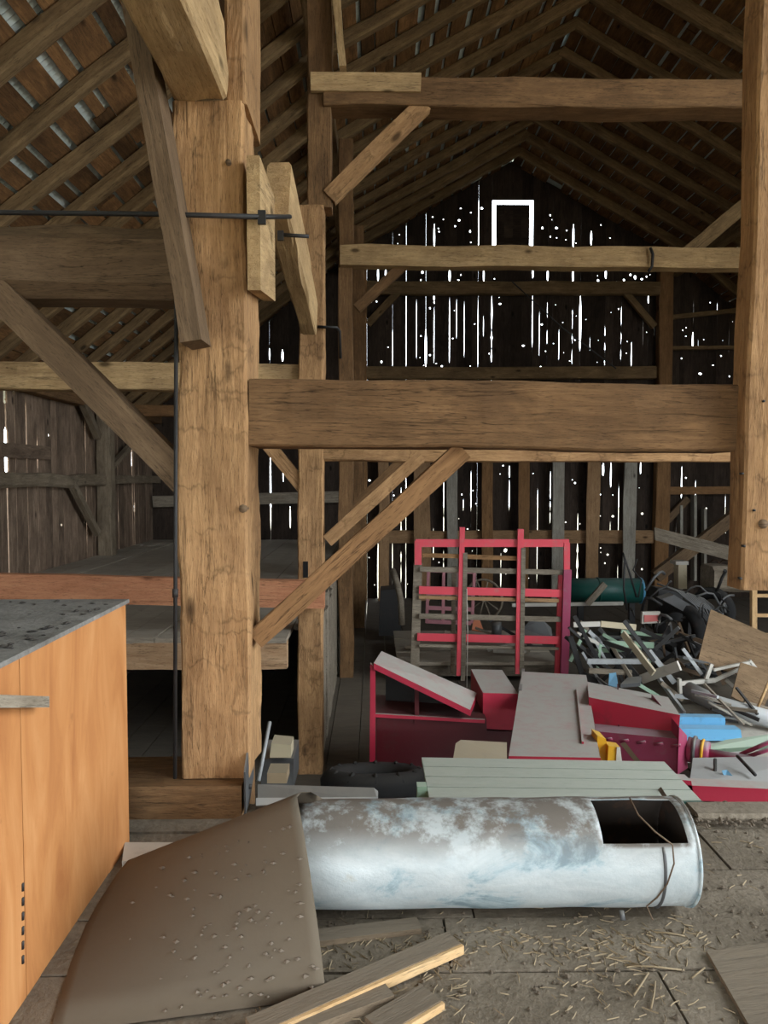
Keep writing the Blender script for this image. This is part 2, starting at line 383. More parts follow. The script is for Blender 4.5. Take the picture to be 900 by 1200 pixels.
def roof_boards(xa, xb, y0, rowlen, gapp):
    s0 = 0.0; A = roof_pt(xa+.001*(1 if xb > xa else -1), 0); B = roof_pt(xb-.001*(1 if xb > xa else -1), 0); S = (B-A).length; d = (B-A)/S
    nrm = Vector((-d.z, 0, d.x)); nrm = nrm if nrm.z > 0 else -nrm
    while s0 < S-.05:
        w = min(random.uniform(.2, .36), S-s0)
        y = y0-random.uniform(0, 1.0)
        while y < YB:
            ln = min(random.choice(rowlen)*random.uniform(.85, 1.1), YB+.05-y)
            if ln > .4:
                g = random.choice(gapp)
                c = A+d*(s0+w/2)+nrm*(.013+random.uniform(0, .004))
                beam('roof_board', Vector((c.x, y, c.z)), Vector((c.x, y+ln-.015, c.z)), w-g, .022, 'roof_board', ceiling, up=nrm, seg=3, jit=.012)
            y += ln
        s0 += w
roof_boards(XL-.2, XP, 4.4, (3.7, 4.4), (.012, .02, .05, .05, .07, .1))
roof_boards(XRIDGE, XP, 6.8, (3.4, 4.2), (.02, .03, .05, .09, .13))
roof_boards(XRIDGE, XP2, 6.8, (3.4, 4.2), (.01, .02, .03, .05))
roof_boards(XR+.2, XP2, 9.5, (7.8,), (.01, .02, .03))
def metal_sheet(xa, xb, y0, y1):
    A = roof_pt(xa+.001*(1 if xb > xa else -1), 0, .05); B = roof_pt(xb-.001*(1 if xb > xa else -1), 0, .05); n = int((y1-y0)/.035)
    vs, fs = [], []
    for i in range(n+1):
        y = y0+(y1-y0)*i/n; o = .012*math.cos(math.pi*i)
        vs += [(A.x, y, A.z+o), (B.x, y, B.z+o)]
    for i in range(n): fs.append((2*i, 2*i+1, 2*i+3, 2*i+2))
    finish('metal_sheet', vs, fs, 'roof_metal', Matrix(), ceiling)
prism('ridge_cap', [(XRIDGE-.4, YF-.3, ZR-.13), (XRIDGE, YF-.3, ZR+.09), (XRIDGE+.4, YF-.3, ZR-.13), (XRIDGE, YF-.3, ZR+.12)], (0, YB-YF+.6, 0), 'roof_metal', ceiling)
for xa, xb in ((XL-.5, XP+.0), (XP-.05, XRIDGE), (XRIDGE, XP2+.05), (XP2, XR+.5)):
    yy = YF-.3
    while yy < YB+.3:
        if not (xa == XP2 and yy < 4.5):   # near lower right slope left open, a made-up gap letting in skylight
            metal_sheet(xa, xb, yy, min(yy+3.1, YB+.35))
        yy += 3.0

# ---- far gable wall, planks with gaps and knot holes
wall_back = setting('wall_back', (0, YB, 0), 'far gable wall of dark vertical boards with daylight between them')
def gx(px, py=500): return P(px, py, YB).x
def gz(px, py): return P(px, py, YB).z
FEAT = [(443, 311, 330, 4), (452, 312, 330, 4), (509, 261, 292, 4), (527, 313, 331, 5), (561, 232, 292, 1.5), (567, 312, 331, 4),
        (572, 346, 428, 5), (571, 425, 690, 1.2), (499, 385, 431, 5), (513, 343, 356, 4), (512, 352, 428, 1.5), (524, 345, 428, 2), (476, 343, 430, 1.2),
        (488, 348, 422, 1.6), (620, 343, 408, 2), (632, 356, 422, 1.6), (642, 313, 330, 4.5), (622, 312, 326, 4), (672, 261, 292, 5), (693, 269, 288, 5),
        (668, 313, 331, 5), (710, 313, 327, 5), (680, 343, 412, 6), (668, 347, 430, 2.4), (704, 379, 430, 2.4), (728, 353, 425, 2.4),
        (740, 397, 431, 3), (760, 344, 356, 3), (787, 350, 445, 1.6), (812, 387, 411, 5), (705, 542, 558, 6), (716, 540, 572, 4), (744, 546, 626, 4),
        (751, 540, 556, 4), (742, 636, 655, 3), (799, 544, 586, 3), (675, 634, 682, 6), (442, 630, 712, 5), (470, 600, 684, 4), (587, 640, 690, 4),
        (317, 522, 622, 3.5), (340, 592, 620, 4), (335, 548, 565, 3), (600, 545, 560, 3), (520, 560, 640, 2), (552, 550, 600, 2), (630, 560, 690, 2.5),
        (655, 380, 425, 1.5), (544, 350, 420, 1.4), (535, 345, 400, 1.2), (560, 350, 430, 1.5), (596, 560, 600, 2), (460, 385, 430, 1.4), (317, 408, 422, 3), (331, 409, 424, 5),
        (690, 560, 640, 1.5), (728, 560, 640, 1.8), (815, 560, 600, 2), (850, 570, 620, 2), (645, 550, 600, 2)]
for _ in range(34):
    q = random.uniform(545, 660); FEAT.append((random.uniform(435, 868), q, q+random.uniform(12, 60), random.uniform(.8, 2.4)))
for _ in range(16):
    q = random.uniform(345, 400); FEAT.append((random.uniform(440, 860), q, q+random.uniform(15, 40), random.uniform(.6, 1.2)))
HOLES = [(551, 271, 4), (495, 319, 5), (504, 361, 3), (563, 359, 4), (586, 356, 4), (613, 405, 4), (518, 429, 3.5), (633, 430, 3.5), (635, 380, 3.5), (504, 416, 3.5),
         (566, 244, 4.5), (635, 267, 4), (652, 267, 4.5), (645, 252, 3), (645, 277, 3), (538, 258, 4), (540, 244, 2.5), (534, 265, 3), (553, 249, 2.5), (563, 266, 3), (507, 254, 2.5),
         (604, 284, 3), (617, 284, 4), (606, 265, 2.5), (651, 267, 3), (664, 270, 2.5), (701, 329, 4.5), (725, 362, 2.5), (706, 394, 5), (783, 382, 5), (811, 409, 4.5), (818, 438, 5), (836, 428, 2.5),
         (845, 417, 3), (854, 441, 2.5), (785, 338, 4), (723, 330, 3.5), (730, 328, 4), (748, 325, 6), (741, 322, 4), (758, 324, 3), (753, 327, 4), (801, 387, 2.5), (799, 420, 2.5), (447, 424, 3.5), (459, 400, 3), (479, 313, 3.5), (493, 328, 3), (537, 328, 3), (540, 322, 2.5),
         (674, 566, 3.5), (716, 605, 5), (714, 620, 4), (752, 602, 4.5), (749, 622, 3), (804, 560, 3), (827, 596, 4), (853, 585, 4), (852, 592, 3), (596, 645, 7), (548, 620, 3), (560, 622, 3), (714, 650, 4), (709, 660, 3), (754, 667, 4), (450, 596, 6), (449, 602, 5), (433, 563, 3), (438, 588, 4), (345, 565, 3), (660, 620, 3), (663, 612, 3), (812, 622, 3.5), (777, 543, 5)]
for _ in range(150):
    HOLES.append((random.uniform(430, 860), random.choice((random.uniform(345, 430), random.uniform(545, 690), random.uniform(250, 330))), random.uniform(1.2, 2.4)))
bounds = []
for f in FEAT:
    x = gx(f[0], (f[1]+f[2])/2)
    if all(abs(x-b) > .11 for b in bounds): bounds.append(x)
XD0, XD1 = gx(577, 260), gx(625, 260); ZD0, ZD1 = gz(600, 300), gz(600, 236)
bounds = [b for b in bounds if abs(b-XD0) > .13 and abs(b-XD1) > .13 and abs(b-XRIDGE) > .06]+[XD0, XD1, XL, XR, XRIDGE]
bounds.sort(); full = []
for a, b in zip(bounds, bounds[1:]):
    n = max(1, round((b-a)/.27)); full += [a+(b-a)*i/n for i in range(n)]
full.append(XR)
gaps = [[random.choice((0, 0, 0, .001, .002, .003)), []] for _ in full]
for px_, a, b, w in FEAT:
    x = gx(px_, (a+b)/2); i = min(range(len(full)), key=lambda i: abs(full[i]-x))
    gaps[i][1].append((gz(px_, b), gz(px_, a), w*YB/F_PX*.42))
def edge(i, z0, z1, side):
    """wavy edge of the board beside gap i, from z0 up to z1"""
    base, fs = gaps[i]; pts = {z0: base/2, z1: base/2}
    for a, b, w in fs:
        a, b = max(a, z0+.01), min(b, z1-.01)
        if b-a < .02: continue
        h = (b-a)
        for t, k in ((0, .0), (.12, .7), (.4, 1.0), (.75, .8), (1, 0.0)):
            pts[a+h*t] = max(pts.get(a+h*t, 0), base/2+w/2*k)
    return [(full[i]+side*o, z) for z, o in sorted(pts.items())]
hole_list = [(gx(px_, py_), gz(px_, py_), r*YB/F_PX*.34) for px_, py_, r in HOLES]
def gable_plank(i, z0, z1f, tag='plank'):
    l = edge(i, z0, z1f(full[i]), 1); r = edge(i+1, z0, z1f(full[i+1]), -1)
    hs = []; lo, hi = full[i], full[i+1]
    for x, z, rr in hole_list:
        x = min(max(x, lo+rr*1.4+.012), hi-rr*1.4-.012) if lo <= x < hi else x
        if lo+rr+.01 < x < hi-rr-.01 and all(not (a-.06 < z < b+.06 and abs(x-full[i+e]) < w/2+rr*1.4+.01) for e in (0, 1) for a, b, w in gaps[i+e][1]) and z0+.1 < z < min(z1f(lo), z1f(hi))-.12:
            if any(abs(z-q[1]) < rr+q[2]+.03 and abs(x-q[0]) < rr+q[2]+.03 for q in hs): continue
            hs.append((x, z, rr))
    hp = []
    for x, z, rr in hs:
        ph = random.random()*6; e = random.uniform(.7, 1.25)
        hp.append([(x+rr*math.cos(ph+a*math.pi/3)*random.uniform(.7, 1.2)/e, z+rr*e*math.sin(ph+a*math.pi/3)) for a in range(6)])
    outer = l+r[::-1]; cx = (lo+hi)/2
    R = Matrix.Translation((cx, YB+random.uniform(-.006, .006), 0)) @ Matrix.Rotation(-math.pi/2, 4, 'Y')
    # local x is up the board (for the grain): local (x,z) = (world z, -world x)
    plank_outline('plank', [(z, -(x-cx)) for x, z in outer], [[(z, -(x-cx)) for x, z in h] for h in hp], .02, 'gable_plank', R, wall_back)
for i in range(len(full)-1):
    lo, hi = full[i], full[i+1]
    top = lambda x: roofz(x)+.05
    if lo >= XD0-.01 and hi <= XD1+.01:
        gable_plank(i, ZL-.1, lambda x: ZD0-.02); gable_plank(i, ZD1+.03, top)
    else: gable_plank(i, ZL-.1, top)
# hay door in the gable, daylight round its edge
door = setting('door_1', ((XD0+XD1)/2, YB+.03, ZD0), 'small hay door high in the gable rimmed by daylight')
nb = 4; dw = (XD1-XD0-.17)/nb
for i in range(nb):
    x0 = XD0+.09+dw*i
    box('door_board', (x0, YB+.03, ZD0-.1), (x0+dw-.0005, YB+.05, ZD1-.06), 'gable_plank', door)
beam('door_batten', (XD0+.1, YB+.012, ZD0+.35), (XD1-.1, YB+.012, ZD0+.35), .03, .12, 'gable_plank', door)
# gable framing
def gbeam(name, a, b, D, wpx, dep, mat, parent, **kw):
    """timber in a plane facing the viewer: ends in pixels, width in pixels"""
    h = wpx*D/F_PX; return beam(name, P(*a, D), P(*b, D), dep, h, mat, parent, up=(0, -1, 0) if abs(a[0]-b[0]) < .01 else (0, 0, 1), **kw)
def vpost(name, x0, x1, y, dep, z0, z1, mat, parent=None, lean=0.0, **kw):
    return beam(name, ((x0+x1)/2, y+dep/2, z0), ((x0+x1)/2+lean, y+dep/2, z1), x1-x0, dep, mat, parent, up=(0, -1, 0), **kw)
GD = YB-.2
vpost('gable_post', P(417, 500, GD).x, P(430, 500, GD).x, GD-.1, .25, ZL, P(423, 300, GD).z, 'brace_brown', wall_back, seg=8, jit=.02, cham=.02)
vpost('gable_post', P(769, 500, GD).x, P(785, 500, GD).x, GD-.1, .25, ZL, roofz(6.6)-.2, 'brace_brown', wall_back, seg=8, jit=.02, cham=.02)
gbeam('gable_tie', (430, 338), (772, 338), GD, 15, .2, 'rafter', wall_back, seg=8, jit=.02, cham=.02)
gbeam('girt', (428, 437), (768, 437), GD, 14, .18, 'rafter', wall_back, seg=8, jit=.02, cham=.02)
gbeam('girt', (430, 629), (770, 629), GD+.05, 15, .1, 'stud_brown', wall_back, seg=8, jit=.02)
gbeam('girt', (180, 588), (418, 582), GD, 13, .12, 'grey_wood', wall_back, seg=4, jit=.02)
gbeam('girt', (786, 372), (900, 360), GD, 5, .1, 'rafter', wall_back); gbeam('girt', (786, 408), (900, 407), GD, 4, .1, 'rafter', wall_back)
gbeam('girt', (780, 575), (900, 574), GD, 9, .1, 'brace_brown', wall_back)
gbeam('brace', (431, 380), (467, 342), GD, 8, .1, 'rafter', wall_back); gbeam('brace', (767, 383), (732, 342), GD, 7, .1, 'rafter', wall_back)
gbeam('brace', (774, 618), (806, 584), GD, 8, .1, 'brace_dark', wall_back)
for px_, w, m in ((450, 12, 'stud_brown'), (494, 19, 'stud_brown'), (530, 12, 'stud_grey'), (571, 13, 'brace_brown'), (613, 12, 'brace_brown'), (653, 14, 'stud_grey'), (694, 14, 'stud_brown'), (737, 14, 'stud_grey')):
    x = P(px_, 600, GD-.1).x; ww = w*GD/F_PX
    vpost('stud', x-ww/2, x+ww/2, GD-.2, .08, ZL, P(px_, 470, GD).z, m, wall_back, seg=4, jit=.03)
for px_, y0, y1, w in ((797, 592, 690, 9), (813, 580, 680, 10), (825, 596, 690, 8)):
    gbeam('stud', (px_, y1), (px_, y0), GD, w, .06, 'stud_grey', wall_back)

# ---- left wall
wall_left = setting('wall_left', (XL, 0, 0), 'left side wall of weathered vertical boards behind the hay mow')
LF = [(8, 452, 474, .10), (8, 500, 556, .11), (17, 452, 462, .05), (31, 470, 528, .03), (44, 515, 550, .03), (100, 495, 530, .02), (155, 525, 548, .07), (158, 588, 600, .07), (184, 608, 620, .08), (182, 498, 512, .05), (196, 508, 530, .05), (139, 600, 612, .02), (103, 570, 640, .015)]
lb, lfe = [], []
for px_, a, b, w in LF:
    p = PX(px_, (a+b)/2, XL); lfe.append((p.y, PX(px_, b, XL).z, PX(px_, a, XL).z, w))
ys = [2.5]
for q in sorted(lfe):
    while ys[-1] < q[0]-.36: ys.append(ys[-1]+random.uniform(.2, .32))
    if q[0]-ys[-1] > .09: ys.append(q[0])
while ys[-1] < YB-.1: ys.append(ys[-1]+random.uniform(.2, .32))
lg = [[random.choice((.002, .003, .004, .008)), []] for _ in ys]
for y_, a, b, w in lfe: lg[min(range(len(ys)), key=lambda i: abs(ys[i]-y_))][1].append((a, b, w))
lholes = [PX(px_, py_, XL) for px_, py_ in ((58, 510), (91, 502), (97, 530), (73, 615), (124, 585), (165, 560))]
def ledge(i, z0, z1, side):
    base, fs = lg[i]; pts = {z0: base/2, z1: base/2}
    for a, b, w in fs:
        for t, k in ((0, .3), (.1, 1.0), (.9, .9), (1, .3)): pts[a+(b-a)*t] = base/2+w/2*k
    return [(ys[i]+side*o, z) for z, o in sorted(pts.items())]
for i in range(len(ys)-1):
    l = ledge(i, ZL-.1, ZE-.02, 1); r = ledge(i+1, ZL-.1, ZE-.02, -1); cy = (ys[i]+ys[i+1])/2
    hs = [[(h.z+.028*math.cos(a*math.pi/3), -(h.y+.035*math.sin(a*math.pi/3)-cy)) for a in range(6)] for h in lholes if ys[i]+.06 < h.y < ys[i+1]-.06]
    R = Matrix.Translation((XL-random.uniform(0, .01), cy, 0)) @ Matrix.Rotation(math.pi/2, 4, 'Z') @ Matrix.Rotation(-math.pi/2, 4, 'Y')
    plank_outline('plank', [(z, -(y-cy)) for y, z in l+r[::-1]], hs, .022, 'wall_plank', R, wall_left)
xw = XL+.16
for yy in (6.95, 13.8):
    vpost('wall_post', XL+.02, XL+.28, yy-.13, .26, ZM, ZE, 'grey_beam', wall_left, seg=8, jit=.02, cham=.02)
zg = PX(40, 563, XL+.1).z
beam('wall_girt', (XL+.12, 2.6, zg-.02), (XL+.12, 13.7, zg), .16, .2, 'grey_beam', wall_left, seg=14, jit=.04, cham=.03)
beam('wall_girt', (XL+.12, 13.9, zg), (XL+.12, YB, zg), .14, .16, 'grey_beam', wall_left, seg=4, jit=.02)
beam('wall_plate', (XL+.12, 2.6, ZE-.1), (XL+.12, YB, ZE-.1), .22, .24, 'oak_beam', wall_left, seg=10, jit=.02, cham=.02)
beam('wall_brace', PX(88, 452, xw), PX(115, 512, xw), .1, .13, 'grey_beam', wall_left); beam('wall_brace', PX(85, 568, xw), PX(114, 625, xw), .1, .12, 'grey_beam', wall_left)
beam('wall_brace', PX(155, 520, xw), PX(130, 548, xw), .1, .1, 'grey_beam', wall_left)
beam('wall_ledge', PX(0, 527, XL+.06), PX(58, 531, XL+.06), .04, .2, 'wall_plank', wall_left)

# ---- right wall and entrance wall (wagon doors stand open)
def wall_mesh(name, axis, at, t, u0, u1, z0, zf, dr, mat, label):
    """boards of a wall with a wagon-door opening, one board every 0.3 m"""
    s = setting(name, (at, 0, 0) if axis == 'x' else (0, at, 0), label); u = u0
    while u < u1-.01:
        v = min(u+.55, u1)
        for lo, hi in (((z0, min(zf(u), zf(v))),) if v <= dr[0]+.01 or u >= dr[1]-.01 else ((z0, dr[2]), (dr[3], min(zf(u), zf(v))))):
            if hi-lo < .03: continue
            if axis == 'x': box('plank', (at, u+.003, lo), (at+t, v-.003, hi), mat, s)
            else: box('plank', (u+.003, at-t, lo), (v-.003, at, hi), mat, s)
        u = v
wall_mesh('wall_right', 'x', XR, .04, YF, YB, ZL-.1, lambda u: ZE, DOOR_R, 'wall_plank', 'right side wall of boards with an open wagon door')
wall_mesh('wall_front', 'y', YF, .04, XL, XR, -.4, lambda u: roofz(min(max(u, XL), XR)), DOOR_F, 'wall_plank', 'entrance wall of boards with an open wagon door')
box('wall_left_near', (XL-.04, YF, ZL-.1), (XL, 2.5, ZE), 'wall_plank', wall_left).name = 'plank'

# ---- floors
floor = setting('floor', (0, 0, 0), 'threshing deck of wide dusty boards in the foreground')
yy = YF; k = 0
while yy < YD-.05:
    w = min(random.uniform(.27, .36), YD-yy); x = XL+.05 if k % 2 else XL+1.2-2.0
    x = XL
    cuts = sorted(random.uniform(-1.2, 2.6) for _ in range(1)) if yy > .5 else []
    for a, b in zip([XL]+cuts, cuts+[XR]):
        box('floor_plank', (a+.004, yy+.004, -.07), (b-.004, yy+w-.004, random.uniform(-.005, .004)), 'deck_dirt', floor)
    yy += w; k += 1
box('deck_beam', (XL, YD-.3, -.4), (XR, YD-.02, -.07), 'lower_plank', floor)
for x in (-3.0, 1.0, 4.5, 8.5): box('deck_post', (x, YD-.28, ZL), (x+.2, YD-.06, -.4), 'lower_plank', floor)
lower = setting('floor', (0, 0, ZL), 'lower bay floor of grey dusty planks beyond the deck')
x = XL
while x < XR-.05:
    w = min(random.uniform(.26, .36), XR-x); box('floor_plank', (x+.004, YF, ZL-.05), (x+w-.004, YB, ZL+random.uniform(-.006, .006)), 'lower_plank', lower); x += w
YM = 6.6
mow = setting('floor', (0, 0, ZM), 'raised hay mow floor of pale boards on the left')
x = XL
while x < -.56:
    w = min(random.uniform(.26, .36), (-.78 if x < -.79 else -.55)-x)
    box('floor_plank', (x+.004, YM if x+w < -.76 else 7.18, ZM-.05), (x+w-.004, YB, ZM+random.uniform(-.006, .006)), 'mow_board', mow); x += w
beam('rim_beam', (XL, YM+.06, ZM-.17), (-.78, YM+.06, ZM-.17), .12, .24, 'rim_wood', mow, seg=8, jit=.015)
# mow front partition
part = setting('wall_mow', (-.5, 7, ZL), 'low board partition along the edge of the hay mow')
yy = 7.25
while yy < YB-.2:
    w = random.uniform(.22, .42); top = ZM+random.choice((-.02, .02, .05, .16, .3 if yy > 9 else .03))
    box('plank', (-.545+random.uniform(-.015, .015), yy+.006, ZL), (-.51+random.uniform(-.01, .01), yy+w-.006, top), 'grey_wood', part); yy += w
for yy, zt in ((11.2, .75), (12.6, .62), (14.2, .8)):
    box('plank', (-.44, yy, ZL), (-.4, yy+.2, zt), 'stud_grey', part)

# ================================================================== TIMBER FRAME
def X(px, py, D): return P(px, py, D).x
def Z(px, py, D): return P(px, py, D).z
D1 = 3.5
x0, x1 = X(208, 650, D1), X(290, 650, D1)
t = thing('timber_post', 'massive hewn timber post standing on a sill beside the plywood box', 'post', ((x0+x1)/2, D1+.18, .2))
zb = Z(240, 118, D1); zs = Z(250, 913, D1)
vpost('shaft', x0, x1, D1, .36, zs, zb, 'oak_post', t, seg=22, jit=.014, cham=.014, hewn=.1)
vpost('upper_shaft', X(262, 60, D1)+.005, X(289, 60, D1), D1+.004, .46, zb-.01, 6.2, 'oak_post', t, seg=16, jit=.014, cham=.015, hewn=.08)
for px_, py_, r in ((268, 191, .014), (285, 596, .02)):
    c = P(px_, py_, D1-.004); tube('peg', [c+Vector((0, -.012, 0)), c+Vector((0, .05, 0))], r, 'brace_dark', t, 8)
# sill the post stands on
xs1 = X(283, 950, 3.42)
t = beam('sill_beam', (XL, 3.42+.2, (zs+Z(250, 984, 3.42))/2), (xs1+.0, 3.42+.2, (zs+Z(250, 984, 3.42))/2), .4, zs-Z(250, 984, 3.42), 'oak_beam', seg=14, jit=.012, cham=.012, label='thick brown sill timber under the main hewn post', cat='beam')
# steel plate on the sill end
zc = (lambda y: Z(292, y, 3.44))
pl = [P(284, 952, 3.42), P(284, 905, 3.42), P(288, 890, 3.44), P(301, 876, 3.5), P(304, 882, 3.62), P(304, 925, 3.62), P(296, 940, 3.5)]
t = thing('steel_plate', 'grey steel corner plate with a hole at the foot of the main post', 'plate', P(292, 950, 3.44))
xq = xs1+.012
hole = ring((xq, 3.52, zc(912)), (1, 0, 0), .016, 8)
outer = [(3.42, zc(952)), (3.42, zc(903)), (3.5, zc(886)), (3.62, zc(868)), (3.66, zc(872)), (3.66, zc(930)), (3.55, zc(948))]
Rm = Matrix.Translation((xq, 0, 0)) @ Matrix(((0, 1, 0, 0), (1, 0, 0, 0), (0, 0, 1, 0), (0, 0, 0, 1)))
plank_outline('plate', outer, [[(p.y, p.z) for p in hole]], .008, 'dusty_steel', Rm, t)
tube('bolt', [(xq-.01, 3.52, zc(930)), (xq+.02, 3.52, zc(930))], .012, 'black_iron', t)
# plate beam over the camera, resting against the main post
bz = zb+.19
t = beam('plate_beam', (-.80, YF+.02, bz), (X(234, 100, D1), D1+.0, bz), X(264, 118, D1)-X(203, 118, D1), .38, 'oak_pale', seg=26, jit=.02, cham=.015, hewn=.1, label='rough hewn beam running overhead into the top of the main post', cat='beam')
# long board nailed across the post
t = beam('diagonal_board', P(124, -190, 3.39), P(230, 404, 3.39), .09, 50*3.39/F_PX, 'brace_dark', up=(0, -1, 0), seg=10, jit=.008, label='long dark plank slanting down across the face of the main post', cat='board')
t.matrix_basis = frame(P(124, -190, 3.39), P(230, 404, 3.39), (0, 0, 1)) 
WM[t.name] = t.matrix_basis.copy()
# cleat and girt stub
t = prism('cleat', [(-.515, 3.44, Z(303, 340, 3.44)), (-.515, 3.95, Z(325, 353, 3.95)), (-.515, 3.95, Z(325, 182, 3.44)), (-.515, 3.44, Z(303, 182, 3.44))], (-.06, 0, 0), 'oak_pale', label='pale upright cleat block bolted to the right side of the main post', cat='block')
t = beam('girt_stub', (-.5, 3.98, 3.12), (-.445, 5.15, 2.70), .13, .33, 'oak_pale', taper=.8, seg=8, jit=.02, cham=.015, label='sawn-off pale girt jutting back from the main post', cat='beam')
# left tie beam
zt, zb2 = Z(100, 258, 3.55), Z(100, 345, 3.55)
beam('tie_beam', (XL, 3.72, (zt+zb2)/2), (x0, 3.72, (zt+zb2)/2), .33, zt-zb2, 'brace_dark', seg=16, jit=.03, cham=.07, label='dark rounded log beam left of the main post under the iron rod', cat='beam')
# iron tie rod
t = thing('tie_rod', 'black iron rod running across the front of the main post', 'rod', P(0, 249, 3.46))
tube('rod', [P(-400, 246, 3.44), P(0, 249, 3.44), P(190, 251, 3.44), P(304, 254, 3.41)], .012, 'black_iron', t)
tube('bolt', [P(302, 254, 3.41), P(340, 254, 3.75)], .011, 'black_iron', t); pxbox('washer', [(302, 246), (311, 246), (311, 262), (302, 262)], 3.40, .02, 'black_iron', t)
t = thing('bolt', 'short black bolt through the sawn-off girt', 'bolt', P(328, 276, 4.0))
tube('shank', [P(327, 275, 3.8), P(362, 277, 3.8)], .010, 'black_iron', t); pxbox('nut', [(325, 270), (332, 270), (332, 281), (325, 281)], 3.78, .02, 'black_iron', t)
# black pipe beside the post
t = thing('conduit_pipe', 'thin black pipe standing upright against the left side of the main post', 'pipe', P(205, 912, 3.46))
tube('pipe', [P(205, 912, 3.44), P(206.5, 352, 3.44)], .0095, 'black_iron', t); tube('coupling', [P(205.4, 700, 3.44), P(205.4, 690, 3.44)], .014, 'black_iron', t)
# brace below left tie
t = gbeam('brace', (-40, 305), (226, 572), 3.62, 33, .12, 'brace_dark', None, seg=6, jit=.006, label='broad dark brace slanting from the log beam down to the main post', cat='brace')
# main tie beam
zt, zb2 = Z(570, 447, D1), Z(570, 526, D1)
xr = X(857, 500, D1)
t = beam('tie_beam', (x1+.01, D1+.16, (Z(300, 446, D1)+Z(300, 519, D1))/2), (xr+.05, D1+.16, (Z(857, 449, D1)+Z(857, 531, D1))/2), .3, zt-zb2, 'oak_beam', seg=18, jit=.01, cham=.01, hewn=.04, label='large brown tie beam from the main post to the hanging post', cat='beam')
# brace under it
t = gbeam('brace', (300, 748), (543, 528), D1+.12, 24, .09, 'brace_brown', None, seg=6, jit=.006, label='long brown brace rising from the main post to the large tie beam', cat='brace')
# hanging post on the right
t = thing('hanging_post', 'sawn-off timber post hanging at the right end of the large tie beam', 'post', P(890, 690, 3.4))
pa, pb = P(868+40, 692, 3.42), P(892+42, 0, 3.42); pc = pa+(pb-pa)*1.9; pc.z = min(pc.z, roofz(1.9)-.2)
pcx = pa+(pb-pa)*((pc.z-pa.z)/(pb.z-pa.z))
beam('shaft', pa+Vector((0, .08, 0)), pcx+Vector((0, .08, 0)), .16, .315, 'oak_post', t, up=(1, 0, 0), seg=22, jit=.01, cham=.012, hewn=.05)
for px_, py_ in ((870, 555), (884, 598), (872, 640), (868, 678), (895, 470)):
    c = P(px_, py_, 3.412); tube('nail', [c+Vector((0, -.004, 0)), c+Vector((0, .02, 0))], .006, 'black_iron', t, 6)
c = P(895, 614, 3.41); tube('knot', [c, c+Vector((0, .03, 0))], .022, 'brace_dark', t, 10)

# ---- second bent
D2 = 6.9
xa, xb = X(351, 650, D2), X(379, 650, D2)
t = thing('timber_post', 'second timber post back, at the corner of the hay mow', 'post', ((xa+xb)/2, D2+.12, ZL))
vpost('shaft', xa-.03, xb-.02, D2, .26, ZL, Z(365, 240, D2), 'oak_post', t, lean=.04, seg=18, jit=.012, cham=.012, hewn=.1)
vpost('upper_shaft', X(360, 180, D2), X(389, 180, D2), D2+.02, .24, Z(365, 242, D2), 6.18, 'oak_beam', t, seg=14, jit=.016, cham=.012)
for q in ([(355, 658), (361, 658), (361, 677), (355, 677)],): pxbox('mortise_shade', q, D2-.004, .02, 'hole_shade', t)  # flush black block paints the slot's shade; nothing is cut into the post
zt, zb2 = Z(640, 92, D2), Z(640, 126, D2)
beam('tie_beam', (xb+.02, D2+.12, (zt+zb2)/2), (6.4, D2+.12, (zt+zb2)/2-.02), .28, zt-zb2, 'oak_beam', seg=16, jit=.02, cham=.012, label='high brown tie beam spanning the bay below the rafters', cat='beam')
zb2 = Z(600, 541, D2)
beam('tie_beam', (xb-.1, D2+.14, zb2+.13), (6.4, D2+.14, zb2+.12), .26, .26, 'oak_post', seg=16, jit=.02, cham=.012, label='lower tie beam just showing below the large brown beam', cat='beam')
vpost('timber_post', 6.3, 6.6, D2, .28, ZL, 6.2, 'oak_beam', None, seg=10, jit=.02, cham=.012, label='right-hand post of the second bent beyond the hanging post', cat='post')
pxbox('nailed_board', [(364, 106), (493, 107), (494, 85), (364, 84)], D2-.05, .05, 'oak_pale', None, label='short pale board nailed across the top of the second post', cat='board')
gbeam('stake', (388, -70), (402, 83), D2-.03, 18, .06, 'oak_pale', None, seg=4, jit=.02, label='pale split stake standing above the short nailed board', cat='board')
gbeam('brace', (386, 232), (497, 123), D2+.05, 19, .1, 'oak_post', None, seg=4, jit=.006, label='short brace from second post up to the high tie beam', cat='brace')
gbeam('brace', (384, 634), (494, 534), D2+.05, 15, .1, 'oak_post', None, seg=4, jit=.006, label='brace from second post up to the lower tie beam', cat='brace')
gbeam('brace', (306, 512), (356, 572), D2+.08, 15, .1, 'oak_post', None, seg=3, jit=.006, label='small brace left of the second post above the mow', cat='brace')
zt, zb2 = Z(100, 424, 6.95), Z(100, 456, 6.95)
beam('tie_beam', (XL+.02, 7.06, (zt+zb2)/2+.02), (xa+.01, 7.06, (zt+zb2)/2-.02), .2, zt-zb2, 'oak_pale', seg=14, jit=.016, cham=.012, label='pale cross beam above the hay mow left of the second post', cat='beam')
zr = Z(0, 668, 6.72); zr2 = Z(350, 681, 6.72)
beam('guard_rail', (XL+.02, 6.80, zr-.13), (X(380, 690, 6.72)-.0, 6.80, zr2-.13), .12, .25, 'red_board', seg=10, jit=.008, label='reddish plank rail across the front of the hay mow', cat='rail')
# iron strap on second post
t = tube('iron_strap', [P(372, 383, D2-.03), P(395, 384, D2-.03), P(398, 388, D2+.1), P(399, 420, D2+.2)], .014, 'black_iron', None, 6, label='thin black iron strap hooked on the second post', cat='strap')

